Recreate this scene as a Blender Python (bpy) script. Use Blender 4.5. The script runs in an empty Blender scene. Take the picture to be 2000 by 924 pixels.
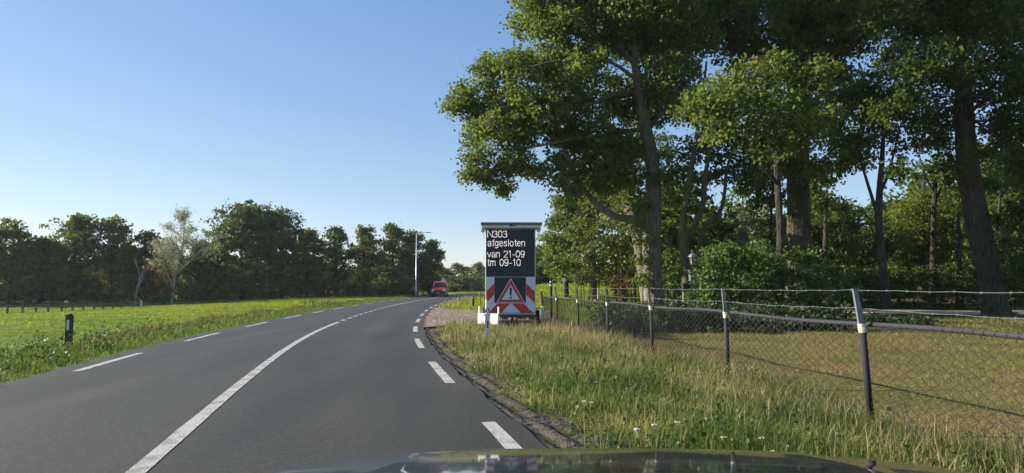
import bpy, math, random
import numpy as np
from mathutils import Vector, Matrix
R = math.radians
rng = np.random.default_rng(7)
random.seed(7)
scene = bpy.context.scene
COL = scene.collection

# ------------------------------------------------------------------ camera
PITCH = math.atan(98 / 1333.0)
CAM_H = 1.42
cd = bpy.data.cameras.new('camera'); cam = bpy.data.objects.new('camera', cd); COL.objects.link(cam)
cam.location = (0, 0, CAM_H); cam.rotation_euler = (R(90) + PITCH, 0, 0)
cd.sensor_width = 36; cd.lens = 36 * 1333 / 2000.0; cd.clip_start = 0.05; cd.clip_end = 6000
scene.camera = cam
# ------------------------------------------------------------------ light
SUN_AZ, SUN_EL = R(-82), R(25)          # azimuth from +Y towards +X
w = bpy.data.worlds.new('World'); scene.world = w; w.use_nodes = True
wn = w.node_tree.nodes; bg = wn['Background']
sky = wn.new('ShaderNodeTexSky'); sky.sky_type = 'NISHITA'; sky.sun_disc = False
sky.sun_elevation = SUN_EL; sky.sun_rotation = SUN_AZ
sky.air_density = 1.0; sky.dust_density = 0.0; sky.ozone_density = 1.7; sky.altitude = 0
def vmath(op, src, val):
    n_ = wn.new('ShaderNodeVectorMath'); n_.operation = op; w.node_tree.links.new(src, n_.inputs[0]); n_.inputs[1].default_value = val; return n_.outputs[0]
def chpow(src, g):                         # softens the contrast of the whole sky, channel by channel
    sp = wn.new('ShaderNodeSeparateXYZ'); cb = wn.new('ShaderNodeCombineXYZ'); w.node_tree.links.new(src, sp.inputs[0])
    for i in range(3):
        p_ = wn.new('ShaderNodeMath'); p_.operation = 'POWER'; w.node_tree.links.new(sp.outputs[i], p_.inputs[0]); p_.inputs[1].default_value = g[i]; w.node_tree.links.new(p_.outputs[0], cb.inputs[i])
    return cb.outputs[0]
K_ = .078 * 2**.88
c_ = vmath('MULTIPLY', sky.outputs[0], (.98 * K_, 1.01 * K_, 1.10 * K_)); c_ = chpow(c_, (.9, .72, .55)); c_ = vmath('MULTIPLY', c_, (.905 / K_, .855 / K_, .93 / K_))
w.node_tree.links.new(c_, bg.inputs[0]); bg.inputs[1].default_value = 0.0725
ld = bpy.data.lights.new('sun', 'SUN'); ld.energy = 5.0; ld.angle = R(0.53); ld.color = (1.0, 0.91, 0.76)
sun = bpy.data.objects.new('sun', ld); COL.objects.link(sun)
SD = Vector((math.sin(SUN_AZ) * math.cos(SUN_EL), math.cos(SUN_AZ) * math.cos(SUN_EL), math.sin(SUN_EL)))
sun.rotation_euler = SD.to_track_quat('Z', 'Y').to_euler(); sun.location = (-40, 30, 40)
vs = scene.view_settings; vs.view_transform = 'Standard'; vs.look = 'None'; vs.exposure = 1.03; vs.gamma = 1.0
scene.cycles.max_bounces = 10; scene.cycles.diffuse_bounces = 7; scene.cycles.glossy_bounces = 3
scene.cycles.transmission_bounces = 4; scene.cycles.caustics_reflective = False; scene.cycles.caustics_refractive = False

# ------------------------------------------------------------------ helpers
def P(px, py, Y):
    """world point at depth Y seen at photo pixel (a measuring aid for real positions)"""
    x = (px - 1000) / 1333.0; y = (462 - py) / 1333.0
    c, s = math.cos(PITCH), math.sin(PITCH)
    k = Y / (c - y * s)
    return np.array([x * k, Y, CAM_H + (y * c + s) * k])
def ss(a, b, x):
    t = np.clip((np.asarray(x, float) - a) / (b - a), 0, 1); return t * t * (3 - 2 * t)

def tag(o, label=None, cat=None, group=None, kind=None):
    if label: o['label'] = label
    if cat: o['category'] = cat
    if group: o['group'] = group
    if kind: o['kind'] = kind
    return o
def empty(name, loc=(0, 0, 0), rz=0.0, label=None, cat=None, group=None):
    o = bpy.data.objects.new(name, None); COL.objects.link(o); o.location = loc; o.rotation_euler = (0, 0, rz)
    o.empty_display_size = 0.2
    return tag(o, label, cat, group)
def link(name, me, parent=None, loc=None):
    o = bpy.data.objects.new(name, me); COL.objects.link(o)
    if parent is not None: o.parent = parent
    if loc is not None: o.location = loc
    return o
def npmesh(name, V, F, mat, smooth=False, fattr=None, cattr=None):
    """V (n,3), F (m,k) ints or list of arrays of differing k"""
    V = np.asarray(V, np.float32)
    Fs = F if isinstance(F, list) else [F]
    Fs = [np.asarray(f, np.int32) for f in Fs if len(f)]
    me = bpy.data.meshes.new(name)
    me.vertices.add(len(V)); me.vertices.foreach_set('co', V.ravel())
    nl = sum(f.size for f in Fs); me.loops.add(nl)
    me.loops.foreach_set('vertex_index', np.concatenate([f.ravel() for f in Fs]))
    tot = np.concatenate([np.full(len(f), f.shape[1], np.int32) for f in Fs])
    st = np.concatenate([[0], np.cumsum(tot)[:-1]]).astype(np.int32)
    me.polygons.add(len(tot)); me.polygons.foreach_set('loop_start', st); me.polygons.foreach_set('loop_total', tot)
    me.polygons.foreach_set('use_smooth', np.full(len(tot), bool(smooth)))
    me.update(calc_edges=True)
    if fattr is not None:
        a = me.attributes.new('rnd', 'FLOAT', 'FACE'); a.data.foreach_set('value', np.asarray(fattr, np.float32))
    if cattr is not None:
        a = me.attributes.new('zone', 'FLOAT_COLOR', 'POINT')
        c = np.ones((len(V), 4), np.float32); c[:, :3] = cattr; a.data.foreach_set('color', c.ravel())
    me.validate()
    if mat: me.materials.append(mat)
    return me
class MB:
    """collects solid shapes for one part"""
    def __init__(s): s.V = []; s.F = []
    def add(s, V, F):
        b = len(s.V); s.V += [tuple(v) for v in V]; s.F += [tuple(i + b for i in f) for f in F]; return s
    def box(s, c, d, rot=None, bev=0.0, taper=1.0):
        x, y, z = d[0] / 2, d[1] / 2, d[2] / 2
        if bev > 0:
            b = min(bev, x * .9, y * .9, z * .9); bm_v = []; 
            pts = []
            for zz, inset in ((-z, b), (-z + b, 0), (z - b, 0), (z, b)):
                k = taper if zz > 0 else 1
                xx, yy = (x - inset) * k, (y - inset) * k; q = b * .6
                for (sx, sy, a) in ((-1, -1, 0), (1, -1, 1), (1, 1, 0), (-1, 1, 1)):
                    if a == 0: pts += [(sx * xx, sy * (yy - q), zz), (sx * (xx - q), sy * yy, zz)]
                    else: pts += [(sx * (xx - q), sy * yy, zz), (sx * xx, sy * (yy - q), zz)]
            F = [tuple(range(7, -1, -1)), tuple(range(24, 32))]
            for r in range(3):
                for i in range(8):
                    j = (i + 1) % 8; F.append((r * 8 + i, r * 8 + j, r * 8 + 8 + j, r * 8 + 8 + i))
            V = pts
        else:
            V = [(-x, -y, -z), (x, -y, -z), (x, y, -z), (-x, y, -z), (-x * taper, -y * taper, z), (x * taper, -y * taper, z), (x * taper, y * taper, z), (-x * taper, y * taper, z)]
            F = [(3, 2, 1, 0), (4, 5, 6, 7), (0, 1, 5, 4), (1, 2, 6, 5), (2, 3, 7, 6), (3, 0, 4, 7)]
        M = rot if rot is not None else Matrix.Identity(3)
        return s.add([Vector(c) + M @ Vector(v) for v in V], F)
    def tube(s, pts, rad, n=8, caps=True, phase=0.0):
        pts = [Vector(p) for p in pts]
        if not hasattr(rad, '__len__'): rad = [rad] * len(pts)
        V = []; F = []
        up = Vector((0, 0, 1)); t0 = (pts[1] - pts[0]).normalized()
        a = t0.cross(up); a = a.normalized() if a.length > .05 else Vector((1, 0, 0))
        for i, p in enumerate(pts):
            t = (pts[min(i + 1, len(pts) - 1)] - pts[max(i - 1, 0)]).normalized()
            a = (a - t * a.dot(t)).normalized(); b = t.cross(a)
            for k in range(n):
                an = 2 * math.pi * k / n + phase
                V.append(p + (a * math.cos(an) + b * math.sin(an)) * rad[i])
        for i in range(len(pts) - 1):
            for k in range(n):
                j = (k + 1) % n; F.append((i * n + k, i * n + j, i * n + n + j, i * n + n + k))
        if caps: F += [tuple(range(n - 1, -1, -1)), tuple(range((len(pts) - 1) * n, len(pts) * n))]
        return s.add(V, F)
    def cyl(s, c, r, h, axis='z', n=16, r2=None):
        d = {'x': Vector((1, 0, 0)), 'y': Vector((0, 1, 0)), 'z': Vector((0, 0, 1))}[axis]
        c = Vector(c); return s.tube([c - d * h / 2, c + d * h / 2], [r, r2 if r2 is not None else r], n)
    def poly(s, pts, thick=(0, 0, 0)):
        """extruded polygon"""
        n = len(pts); t = Vector(thick)
        V = [Vector(p) for p in pts] + [Vector(p) + t for p in pts]
        F = [tuple(range(n)), tuple(range(2 * n - 1, n - 1, -1))] + [(i, n + i, n + (i + 1) % n, (i + 1) % n) for i in range(n)]
        return s.add(V, F)
    def build(s, name, mat, parent=None, smooth=False, loc=None):
        me = bpy.data.meshes.new(name); me.from_pydata([tuple(v) for v in s.V], [], s.F); me.validate()
        if smooth: me.polygons.foreach_set('use_smooth', [True] * len(me.polygons))
        me.materials.append(mat); me.update()
        return link(name, me, parent, loc)

# ------------------------------------------------------------------ materials
def nmat(name):
    m = bpy.data.materials.new(name); m.use_nodes = True; nt = m.node_tree
    return m, nt, nt.nodes, nt.links, nt.nodes['Principled BSDF']
def noise(nt, scale, detail=4, vec=None, dist=0.0, rough=0.5):
    n = nt.nodes.new('ShaderNodeTexNoise'); n.inputs['Scale'].default_value = scale; n.inputs['Detail'].default_value = detail
    n.inputs['Distortion'].default_value = dist; n.inputs['Roughness'].default_value = rough
    if vec is None:
        tc = nt.nodes.new('ShaderNodeTexCoord'); vec = tc.outputs['Object']
    nt.links.new(vec, n.inputs['Vector']); return n
def ramp(nt, fac, stops):
    r = nt.nodes.new('ShaderNodeValToRGB'); e = r.color_ramp.elements
    while len(e) > 1: e.remove(e[-1])
    e[0].position = stops[0][0]; e[0].color = (*stops[0][1], 1)
    for p, c in stops[1:]:
        q = e.new(p); q.color = (*c, 1)
    nt.links.new(fac, r.inputs[0]); return r
def bump(nt, h, strength, dist, bsdf):
    b = nt.nodes.new('ShaderNodeBump'); b.inputs['Strength'].default_value = strength; b.inputs['Distance'].default_value = dist
    nt.links.new(h, b.inputs['Height']); nt.links.new(b.outputs[0], bsdf.inputs['Normal']); return b
def mapping(nt, scale):
    tc = nt.nodes.new('ShaderNodeTexCoord'); mp = nt.nodes.new('ShaderNodeMapping'); mp.inputs['Scale'].default_value = scale
    nt.links.new(tc.outputs['Object'], mp.inputs[0]); return mp.outputs[0]
def mixc(nt, f, a, b, mode='MIX'):
    m = nt.nodes.new('ShaderNodeMix'); m.data_type = 'RGBA'; m.blend_type = mode
    for s, v in (('Factor', f), ('A', a), ('B', b)):
        sock = [i for i in m.inputs if i.name == s and (i.type == ('VALUE' if s == 'Factor' else 'RGBA'))][0]
        if hasattr(v, 'links') or isinstance(v, bpy.types.NodeSocket): nt.links.new(v, sock)
        elif s == 'Factor': sock.default_value = v
        else: sock.default_value = (*v, 1)
    return [o for o in m.outputs if o.type == 'RGBA'][0]
def plain(name, col, rough=.5, metal=0.0, var=.12, scale=12, coat=0.0, emis=None, bumps=0.0):
    m, nt, N, L, b = nmat(name)
    n = noise(nt, scale, 5)
    a = tuple(max(0, c * (1 - var)) for c in col); d = tuple(min(1, c * (1 + var)) for c in col)
    r = ramp(nt, n.outputs['Fac'], [(.3, a), (.7, d)]); L.new(r.outputs[0], b.inputs['Base Color'])
    b.inputs['Roughness'].default_value = rough; b.inputs['Metallic'].default_value = metal; b.inputs['Coat Weight'].default_value = coat
    if emis: b.inputs['Emission Color'].default_value = (*emis[0], 1); b.inputs['Emission Strength'].default_value = emis[1]
    if bumps: bump(nt, n.outputs['Fac'], bumps, .01, b)
    return m
def leafmat(name, stops, trans=.4, tmul=(1.9, 1.9, .9), rough=.55, spec=.25):
    m, nt, N, L, b = nmat(name)
    at = N.new('ShaderNodeAttribute'); at.attribute_name = 'rnd'
    r = ramp(nt, at.outputs['Fac'], stops)
    L.new(r.outputs[0], b.inputs['Base Color']); b.inputs['Roughness'].default_value = rough
    b.inputs['Specular IOR Level'].default_value = spec
    t = N.new('ShaderNodeBsdfTranslucent'); tc = mixc(nt, 1.0, r.outputs[0], tmul, 'MULTIPLY'); L.new(tc, t.inputs[0])
    mx = N.new('ShaderNodeMixShader'); mx.inputs[0].default_value = trans
    L.new(b.outputs[0], mx.inputs[1]); L.new(t.outputs[0], mx.inputs[2]); L.new(mx.outputs[0], N['Material Output'].inputs[0])
    return m
def barkmat(name, a, b_, sc=1.0, moss=None):
    m, nt, N, L, b = nmat(name)
    v = mapping(nt, (13 * sc, 13 * sc, 2.0 * sc))
    n = noise(nt, 1.0, 6, v, dist=.6); n2 = noise(nt, .8, 3)
    r = ramp(nt, n.outputs['Fac'], [(.38, a), (.60, b_)])
    c = r.outputs[0]
    if moss:
        f = ramp(nt, n2.outputs['Fac'], [(.4, (0, 0, 0)), (.65, (1, 1, 1))]); c = mixc(nt, f.outputs[0], c, moss)
    L.new(c, b.inputs['Base Color']); b.inputs['Roughness'].default_value = .9
    bump(nt, n.outputs['Fac'], 1.0, .14, b); return m

M = {}
# asphalt
def asphalt():
    m, nt, N, L, b = nmat('asphalt')
    fine = noise(nt, 70, 4, rough=.75); big = noise(nt, .35, 4); mid = noise(nt, 14, 4); vf = noise(nt, 330, 2)
    r = ramp(nt, fine.outputs['Fac'], [(.32, (.006, .006, .006)), (.50, (.030, .031, .029)), (.66, (.118, .115, .104))])
    r2 = ramp(nt, big.outputs['Fac'], [(.3, (.74, .74, .75)), (.7, (1.06, 1.04, 1.0))])
    c = mixc(nt, 1.0, r.outputs[0], r2.outputs[0], 'MULTIPLY')
    c = mixc(nt, 1.0, c, (.90, .87, .74), 'MULTIPLY')
    st = noise(nt, 1.0, 4, mapping(nt, (1.1, .07, 1)))
    r3 = ramp(nt, st.outputs['Fac'], [(.35, (.76, .77, .79)), (.65, (1.20, 1.18, 1.14))])
    c = mixc(nt, 1.0, c, r3.outputs[0], 'MULTIPLY')
    la = N.new('ShaderNodeAttribute'); la.attribute_name = 'lat'; ab = N.new('ShaderNodeMath'); ab.operation = 'ABSOLUTE'; L.new(la.outputs['Fac'], ab.inputs[0])
    wn_ = noise(nt, .5, 3); wa = N.new('ShaderNodeMath'); wa.operation = 'MULTIPLY_ADD'; L.new(wn_.outputs['Fac'], wa.inputs[0]); wa.inputs[1].default_value = .35; L.new(ab.outputs[0], wa.inputs[2])
    wm = N.new('ShaderNodeMath'); wm.operation = 'MULTIPLY'; L.new(wa.outputs[0], wm.inputs[0]); wm.inputs[1].default_value = .25
    r4 = ramp(nt, wm.outputs[0], [(.05, (1.0, .99, .97)), (.22, (.80, .81, .83)), (.32, (.86, .86, .87)), (.46, (1.16, 1.12, 1.07)), (.62, (.82, .83, .85)), (.72, (.84, .84, .86)), (.84, (1.05, 1.04, 1.02))])
    c = mixc(nt, 1.0, c, r4.outputs[0], 'MULTIPLY')
    L.new(c, b.inputs['Base Color'])
    rr = N.new('ShaderNodeMapRange'); L.new(mid.outputs['Fac'], rr.inputs[0]); rr.inputs[3].default_value = .62; rr.inputs[4].default_value = .85
    L.new(rr.outputs[0], b.inputs['Roughness'])
    bump(nt, vf.outputs['Fac'], .45, .006, b); return m
M['asphalt'] = asphalt()
def roadpaint():
    m, nt, N, L, b = nmat('road_paint')
    n = noise(nt, 130, 3); n2 = noise(nt, 4, 4)
    r = ramp(nt, n.outputs['Fac'], [(.40, (.13, .125, .12)), (.47, (.46, .45, .41)), (.7, (.66, .65, .60))])
    r2 = ramp(nt, n2.outputs['Fac'], [(.34, (.55, .54, .53)), (.48, (.88, .87, .86)), (.7, (1, 1, 1))])
    L.new(mixc(nt, 1.0, r.outputs[0], r2.outputs[0], 'MULTIPLY'), b.inputs['Base Color']); b.inputs['Roughness'].default_value = .8
    bump(nt, n.outputs['Fac'], .6, .006, b); return m
M['paint'] = roadpaint()
def dirt(name, cols, sc=7, b_=.8, d=.03):
    m, nt, N, L, b = nmat(name)
    n = noise(nt, sc, 8, rough=.7); n2 = noise(nt, sc * 9, 4)
    c = ramp(nt, n.outputs['Fac'], cols)
    r2 = ramp(nt, n2.outputs['Fac'], [(.35, (.55, .55, .55)), (.65, (1.35, 1.3, 1.25))])
    L.new(mixc(nt, 1.0, c.outputs[0], r2.outputs[0], 'MULTIPLY'), b.inputs['Base Color']); b.inputs['Roughness'].default_value = .95
    ad = N.new('ShaderNodeMath'); ad.operation = 'ADD'; L.new(n.outputs['Fac'], ad.inputs[0]); L.new(n2.outputs['Fac'], ad.inputs[1])
    bump(nt, ad.outputs[0], b_, d, b); return m
M['shoulder'] = dirt('shoulder_dirt', [(.3, (.03, .025, .02)), (.5, (.075, .062, .048)), (.62, (.125, .105, .085)), (.75, (.06, .065, .03))])
M['sand'] = dirt('sandy_soil', [(.3, (.42, .30, .18)), (.6, (.64, .47, .29))], 3, .3, .01)
def groundmat():
    m, nt, N, L, b = nmat('ground_soil')
    at = N.new('ShaderNodeAttribute'); at.attribute_name = 'zone'
    n = noise(nt, 9, 8, rough=.7); n2 = noise(nt, .6, 5); n3 = noise(nt, 60, 4)
    r = ramp(nt, n.outputs['Fac'], [(.3, (.55, .55, .55)), (.7, (1.4, 1.35, 1.2))])
    r2 = ramp(nt, n2.outputs['Fac'], [(.35, (.82, .88, .8)), (.65, (1.18, 1.1, 1.1))])
    r3 = ramp(nt, n3.outputs['Fac'], [(.3, (.6, .6, .6)), (.7, (1.35, 1.35, 1.3))])
    c = mixc(nt, 1.0, at.outputs['Color'], r.outputs[0], 'MULTIPLY'); c = mixc(nt, 1.0, c, r2.outputs[0], 'MULTIPLY')
    c = mixc(nt, 1.0, c, r3.outputs[0], 'MULTIPLY')
    L.new(c, b.inputs['Base Color']); b.inputs['Roughness'].default_value = .95; b.inputs['Specular IOR Level'].default_value = .1
    bump(nt, n3.outputs['Fac'], .7, .03, b); return m
M['ground'] = groundmat()
def brickmat():
    m, nt, N, L, b = nmat('clay_brick')
    at = N.new('ShaderNodeAttribute'); at.attribute_name = 'rnd'
    r = ramp(nt, at.outputs['Fac'], [(0, (.27, .19, .14)), (.5, (.36, .27, .20)), (1, (.44, .36, .28))])
    n = noise(nt, 40, 4); r2 = ramp(nt, n.outputs['Fac'], [(.3, (.75, .75, .75)), (.7, (1.2, 1.2, 1.2))])
    L.new(mixc(nt, 1.0, r.outputs[0], r2.outputs[0], 'MULTIPLY'), b.inputs['Base Color']); b.inputs['Roughness'].default_value = .85; return m
M['brick'] = brickmat()
M['galv'] = plain('galvanised_steel', (.20, .21, .22), .6, .4, .18, 25)
M['postdark'] = plain('dark_coated_post', (.013, .014, .017), .8, 0, .3, 40, bumps=.2)
M['rail'] = plain('grey_rail', (.028, .030, .036), .85, 0, .25, 10)
M['wiredark'] = plain('dark_wire', (.012, .013, .013), .7, 0, .2, 10)
M['wire'] = plain('galvanised_wire', (.42, .42, .42), .45, .7, .15, 20)
M['cream'] = plain('cream_tape', (.62, .55, .42), .7, 0, .15, 30)
M['white'] = plain('white_painted', (.74, .74, .70), .5, 0, .08, 8)
M['dirtywhite'] = plain('weathered_white', (.60, .60, .57), .65, 0, .2, 14)
M['offwhite'] = plain('off_white_aluminium', (.52, .52, .48), .4, .3, .08, 6)
M['black'] = plain('black_plastic', (.018, .018, .02), .5, 0, .2, 20)
M['display'] = plain('matt_display_face', (.016, .021, .028), .55, 0, .12, 3)
M['reflwhite'] = plain('retroreflective_white', (.62, .66, .67), .4, 0, .05, 5)
M['reflred'] = plain('retroreflective_red', (.50, .045, .025), .42, 0, .1, 5)
M['led'] = plain('lit_display_lettering', (.8, .75, .7), .5, 0, .02, 5, emis=((1, .88, .82), .9))
M['tyre'] = plain('rubber', (.02, .02, .02), .85, 0, .2, 30)
M['chassis'] = plain('dark_steel', (.05, .055, .055), .5, .5, .3, 12)
M['redlens'] = plain('red_lens', (.32, .02, .015), .2, 0, .1, 5, coat=.5)
M['plate'] = plain('yellow_plate', (.55, .33, .05), .4, 0, .08, 5)
M['solar'] = plain('dark_solar_glass', (.02, .025, .04), .15, 0, .1, 4, coat=.8)
M['lampmetal'] = plain('lamp_post_aluminium', (.62, .62, .60), .4, .4, .06, 3)
M['wood'] = plain('weathered_wood', (.13, .10, .075), .85, 0, .35, 9, bumps=.4)
M['woodpale'] = plain('pale_wood', (.33, .27, .18), .85, 0, .25, 9)
M['greypaint'] = plain('blue_grey_painted_wood', (.12, .125, .14), .7, 0, .15, 9)
M['glass'] = plain('frosted_glass', (.25, .24, .21), .2, 0, .05, 5, coat=.4)
M['vanred'] = plain('red_car_paint', (.60, .022, .010), .45, 0, .06, 3, coat=.25)
M['vandark'] = plain('dark_grey_plastic', (.03, .03, .033), .5, 0, .1, 5)
M['glassdark'] = plain('dark_car_glass', (.010, .012, .015), .35, 0, .05, 3)
M['headlight'] = plain('clear_headlight', (.65, .67, .7), .08, .3, .05, 5, coat=1)
M['silver'] = plain('silver_paint', (.5, .5, .5), .3, .6, .05, 5)
M['roofred'] = plain('roof_tiles', (.25, .10, .06), .8, 0, .2, 5)
M['silo'] = plain('tan_silo_concrete', (.46, .38, .26), .8, 0, .1, 3)
def carpaint():
    m, nt, N, L, b = nmat('glossy_dark_car_paint')
    n = noise(nt, 6, 4); r = ramp(nt, n.outputs['Fac'], [(.3, (.016, .019, .023)), (.7, (.026, .030, .035))])
    L.new(r.outputs[0], b.inputs['Base Color']); b.inputs['Metallic'].default_value = .5; b.inputs['Roughness'].default_value = .34
    b.inputs['Coat Weight'].default_value = 1.0; b.inputs['Coat Roughness'].default_value = .05
    return m
M['carpaint'] = carpaint()
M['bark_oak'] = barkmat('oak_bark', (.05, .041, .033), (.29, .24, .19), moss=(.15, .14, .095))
M['bark_moss'] = barkmat('mossy_bark', (.03, .026, .013), (.13, .11, .055), 1.4, moss=(.08, .085, .025))
M['bark_dark'] = barkmat('dark_bark', (.018, .015, .012), (.07, .06, .045), 1.2)
M['bark_pale'] = barkmat('pale_bark', (.20, .19, .17), (.42, .40, .36), 1.5)
M['bark_shaded'] = barkmat('shaded_oak_bark', (.022, .018, .013), (.115, .092, .062), moss=(.06, .062, .03))  # darker copy of the oak bark, shade put into its colour
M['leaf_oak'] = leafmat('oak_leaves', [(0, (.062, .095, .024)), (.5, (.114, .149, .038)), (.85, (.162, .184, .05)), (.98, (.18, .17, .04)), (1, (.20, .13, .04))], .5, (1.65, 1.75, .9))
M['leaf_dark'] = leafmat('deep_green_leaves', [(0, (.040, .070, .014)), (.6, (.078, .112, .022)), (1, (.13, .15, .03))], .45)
M['leaf_far'] = leafmat('distant_leaves', [(0, (.045, .070, .022)), (.6, (.080, .108, .030)), (1, (.14, .15, .04))], .38)
M['leaf_far2'] = leafmat('distant_warm_leaves', [(0, (.065, .085, .022)), (.6, (.11, .13, .032)), (1, (.17, .17, .045))], .4)
M['leaf_olive'] = leafmat('olive_leaves', [(0, (.055, .075, .020)), (.6, (.095, .115, .028)), (1, (.15, .15, .035))], .42)
M['leaf_yellow'] = leafmat('yellow_green_leaves', [(0, (.07, .10, .012)), (.6, (.13, .16, .018)), (1, (.22, .20, .03))], .48)
M['leaf_bush'] = leafmat('hazel_leaves', [(0, (.04, .08, .012)), (.5, (.07, .12, .018)), (.9, (.11, .16, .03)), (1, (.20, .15, .05))], .36, spec=.4)
M['leaf_gloss'] = leafmat('glossy_groundcover_leaves', [(0, (.022, .040, .018)), (.6, (.040, .062, .024)), (1, (.075, .09, .04))], .18, rough=.6, spec=.3)
M['leaf_red'] = leafmat('rusty_dry_leaves', [(0, (.09, .05, .025)), (.6, (.16, .085, .04)), (1, (.14, .13, .04))], .35)
M['leaf_grey'] = leafmat('pale_grey_leaves', [(0, (.16, .17, .12)), (1, (.30, .30, .22))], .3)
M['gr_mead'] = leafmat('meadow_blades', [(0, (.125, .18, .014)), (.6, (.205, .255, .022)), (1, (.31, .32, .04))], .5, (1.7, 1.6, .8))
M['gr_verge'] = leafmat('verge_blades', [(0, (.075, .115, .025)), (.50, (.135, .19, .035)), (.76, (.24, .24, .08)), (1, (.42, .35, .19))], .40, (1.4, 1.35, .9))
M['gr_dry'] = leafmat('dry_stalks', [(0, (.16, .12, .06)), (.5, (.30, .24, .12)), (.85, (.44, .37, .21)), (1, (.17, .19, .04))], .3, (1.2, 1.15, 1))
M['gr_lawn'] = leafmat('lawn_blades', [(0, (.085, .12, .022)), (.35, (.19, .20, .04)), (.7, (.27, .215, .075)), (1, (.22, .15, .08))], .4, (1.3, 1.3, .9))
M['gr_brown'] = leafmat('brown_weed', [(0, (.065, .052, .03)), (.5, (.14, .105, .065)), (.75, (.11, .12, .04)), (1, (.16, .16, .06))], .3)
M['weed'] = leafmat('weed_leaves', [(0, (.035, .065, .018)), (.6, (.065, .105, .03)), (1, (.13, .15, .06))], .32)
M['flower'] = plain('white_flower', (.62, .60, .54), .8, 0, .1, 60)
M['seedhead'] = plain('brown_seed_head', (.06, .035, .025), .9, 0, .3, 60)

# ------------------------------------------------------------------ road geometry
cz = np.array([-30, -12, 0, 5.2, 7.6, 9.9, 15, 20.2, 27, 32.6, 38.6, 48.5, 60, 72.8, 94.6, 110, 125, 145, 165, 185, 200, 215], float)
cx = np.array([5.4, 1.2, -1.75, -2.95, -3.5, -4.03, -5.08, -5.98, -6.85, -7.45, -8.0, -8.72, -9.2, -9.5, -9.55, -9.2, -8.2, -5.0, 1.5, 11, 22, 38], float)
def spline(zs):
    # natural-ish cubic hermite
    m = np.gradient(cx, cz); i = np.clip(np.searchsorted(cz, zs) - 1, 0, len(cz) - 2)
    h = cz[i + 1] - cz[i]; t = (zs - cz[i]) / h
    return ((2 * t**3 - 3 * t**2 + 1) * cx[i] + (t**3 - 2 * t**2 + t) * h * m[i] + (-2 * t**3 + 3 * t**2) * cx[i + 1] + (t**3 - t**2) * h * m[i + 1])
zz = np.linspace(-25, 214, 1200)
xx = spline(zz)
k = np.ones(45) / 45; xs_ = np.convolve(np.pad(xx, 22, 'edge'), k, 'valid'); xx[30:-30] = xs_[30:-30]
RC = np.stack([xx, zz], 1)
seg = np.linalg.norm(np.diff(RC, axis=0), axis=1); RS = np.concatenate([[0], np.cumsum(seg)])
def road_at(s, off=0.0):
    """point at arclength s, offset to the right"""
    x = np.interp(s, RS, RC[:, 0]); y = np.interp(s, RS, RC[:, 1])
    e = .5; dx = np.interp(s + e, RS, RC[:, 0]) - np.interp(s - e, RS, RC[:, 0]); dy = np.interp(s + e, RS, RC[:, 1]) - np.interp(s - e, RS, RC[:, 1])
    l = np.hypot(dx, dy); return np.stack([x + dy / l * off, y - dx / l * off], -1)
def s_of_y(Y): return float(np.interp(Y, RC[:, 1], RS))
def road_off(x, y):
    """signed offset from road centre (right +), approx, vectorised"""
    x = np.asarray(x, float); y = np.asarray(y, float)
    c = np.interp(y, RC[:, 1], RC[:, 0]); sl = np.interp(y, RC[:-1, 1], np.diff(RC[:, 0]) / np.diff(RC[:, 1]))
    o = (x - c) / np.sqrt(1 + sl**2)
    return np.where(y > 213, 999, np.where(y < -24, (x - 4), o))
REDGE, LEDGE = 3.38, -3.32
def tz(x, y):
    x = np.asarray(x, float); y = np.asarray(y, float)
    z = -1.25 * ss(18, 48, -x) * ss(18, 60, y) * (1 - .55 * ss(72, 95, y))
    z = z + 1.75 * ss(42, 84, y) * (1 - ss(95, 122, y)) * ss(-2.5, 4.5, x)
    o = road_off(x, y)
    side = ss(3.4, 4.6, np.abs(o))
    z = z - .035 * ss(3.3, 3.42, np.abs(o)) + side * .03 * (np.sin(x * 1.7 + y * .6) * np.sin(y * 1.3 - x * .5))
    lv = ss(-3.6, -4.6, o) if False else 0
    return z

# ------------------------------------------------------------------ ground
gx = np.concatenate([-np.geomspace(1600, 16, 34), np.linspace(-15, 15, 100), np.geomspace(15.6, 1600, 44)])
gy = np.concatenate([-np.geomspace(400, 4, 14), np.linspace(-3.6, 50, 130), np.geomspace(50.6, 2600, 70)])
GX, GY = np.meshgrid(gx, gy); fx, fy = GX.ravel(), GY.ravel()
gz = tz(fx, fy) - .02
nx, ny = len(gx), len(gy)
idx = np.arange(nx * ny).reshape(ny, nx)
F = np.stack([idx[:-1, :-1], idx[:-1, 1:], idx[1:, 1:], idx[1:, :-1]], -1).reshape(-1, 4)
fence_x = lambda y: 4.52 - .127 * np.asarray(y, float)
o = road_off(fx, fy)
C = np.zeros((len(fx), 3)); C[:] = (.10, .16, .018)
right = (o > 0)
lawn = right & (fx > fence_x(fy) - .1) & (fy < 26)
lp_ = (.5 + .25 * (np.sin(fx * .5 + 3) * np.cos(fy * .7) + np.sin((fx + fy) * .9) * np.sin((fx - fy) * .35)))[lawn][:, None]
C[lawn] = np.array([(.15, .15, .04)]) * (1 - lp_) + np.array([(.20, .135, .07)]) * lp_
wood_ = right & (fx > 6) & (fy > 22) & ~((fx < 12) & (fy > 44))
C[wood_] = (.085, .065, .040)
verge = right & ~lawn & ~wood_ & (fy < 25)
C[verge] = (.07, .085, .022)
fieldr = (fx > -6) & (fx < 14) & (fy > 43) & (fy < 110) & right
C[fieldr] = (.10, .19, .016)
far = (fy > 150); C[far] = (.045, .06, .02)
woodl = (fx < -12) & (fy > 84 + 30 * np.clip((fx + 60) / 50, 0, 1)); C[woodl] = (.04, .045, .02)
ground = link('ground', npmesh('ground', np.stack([fx, fy, gz], 1), F, M['ground'], True, cattr=C)); tag(ground, kind='structure')

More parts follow.
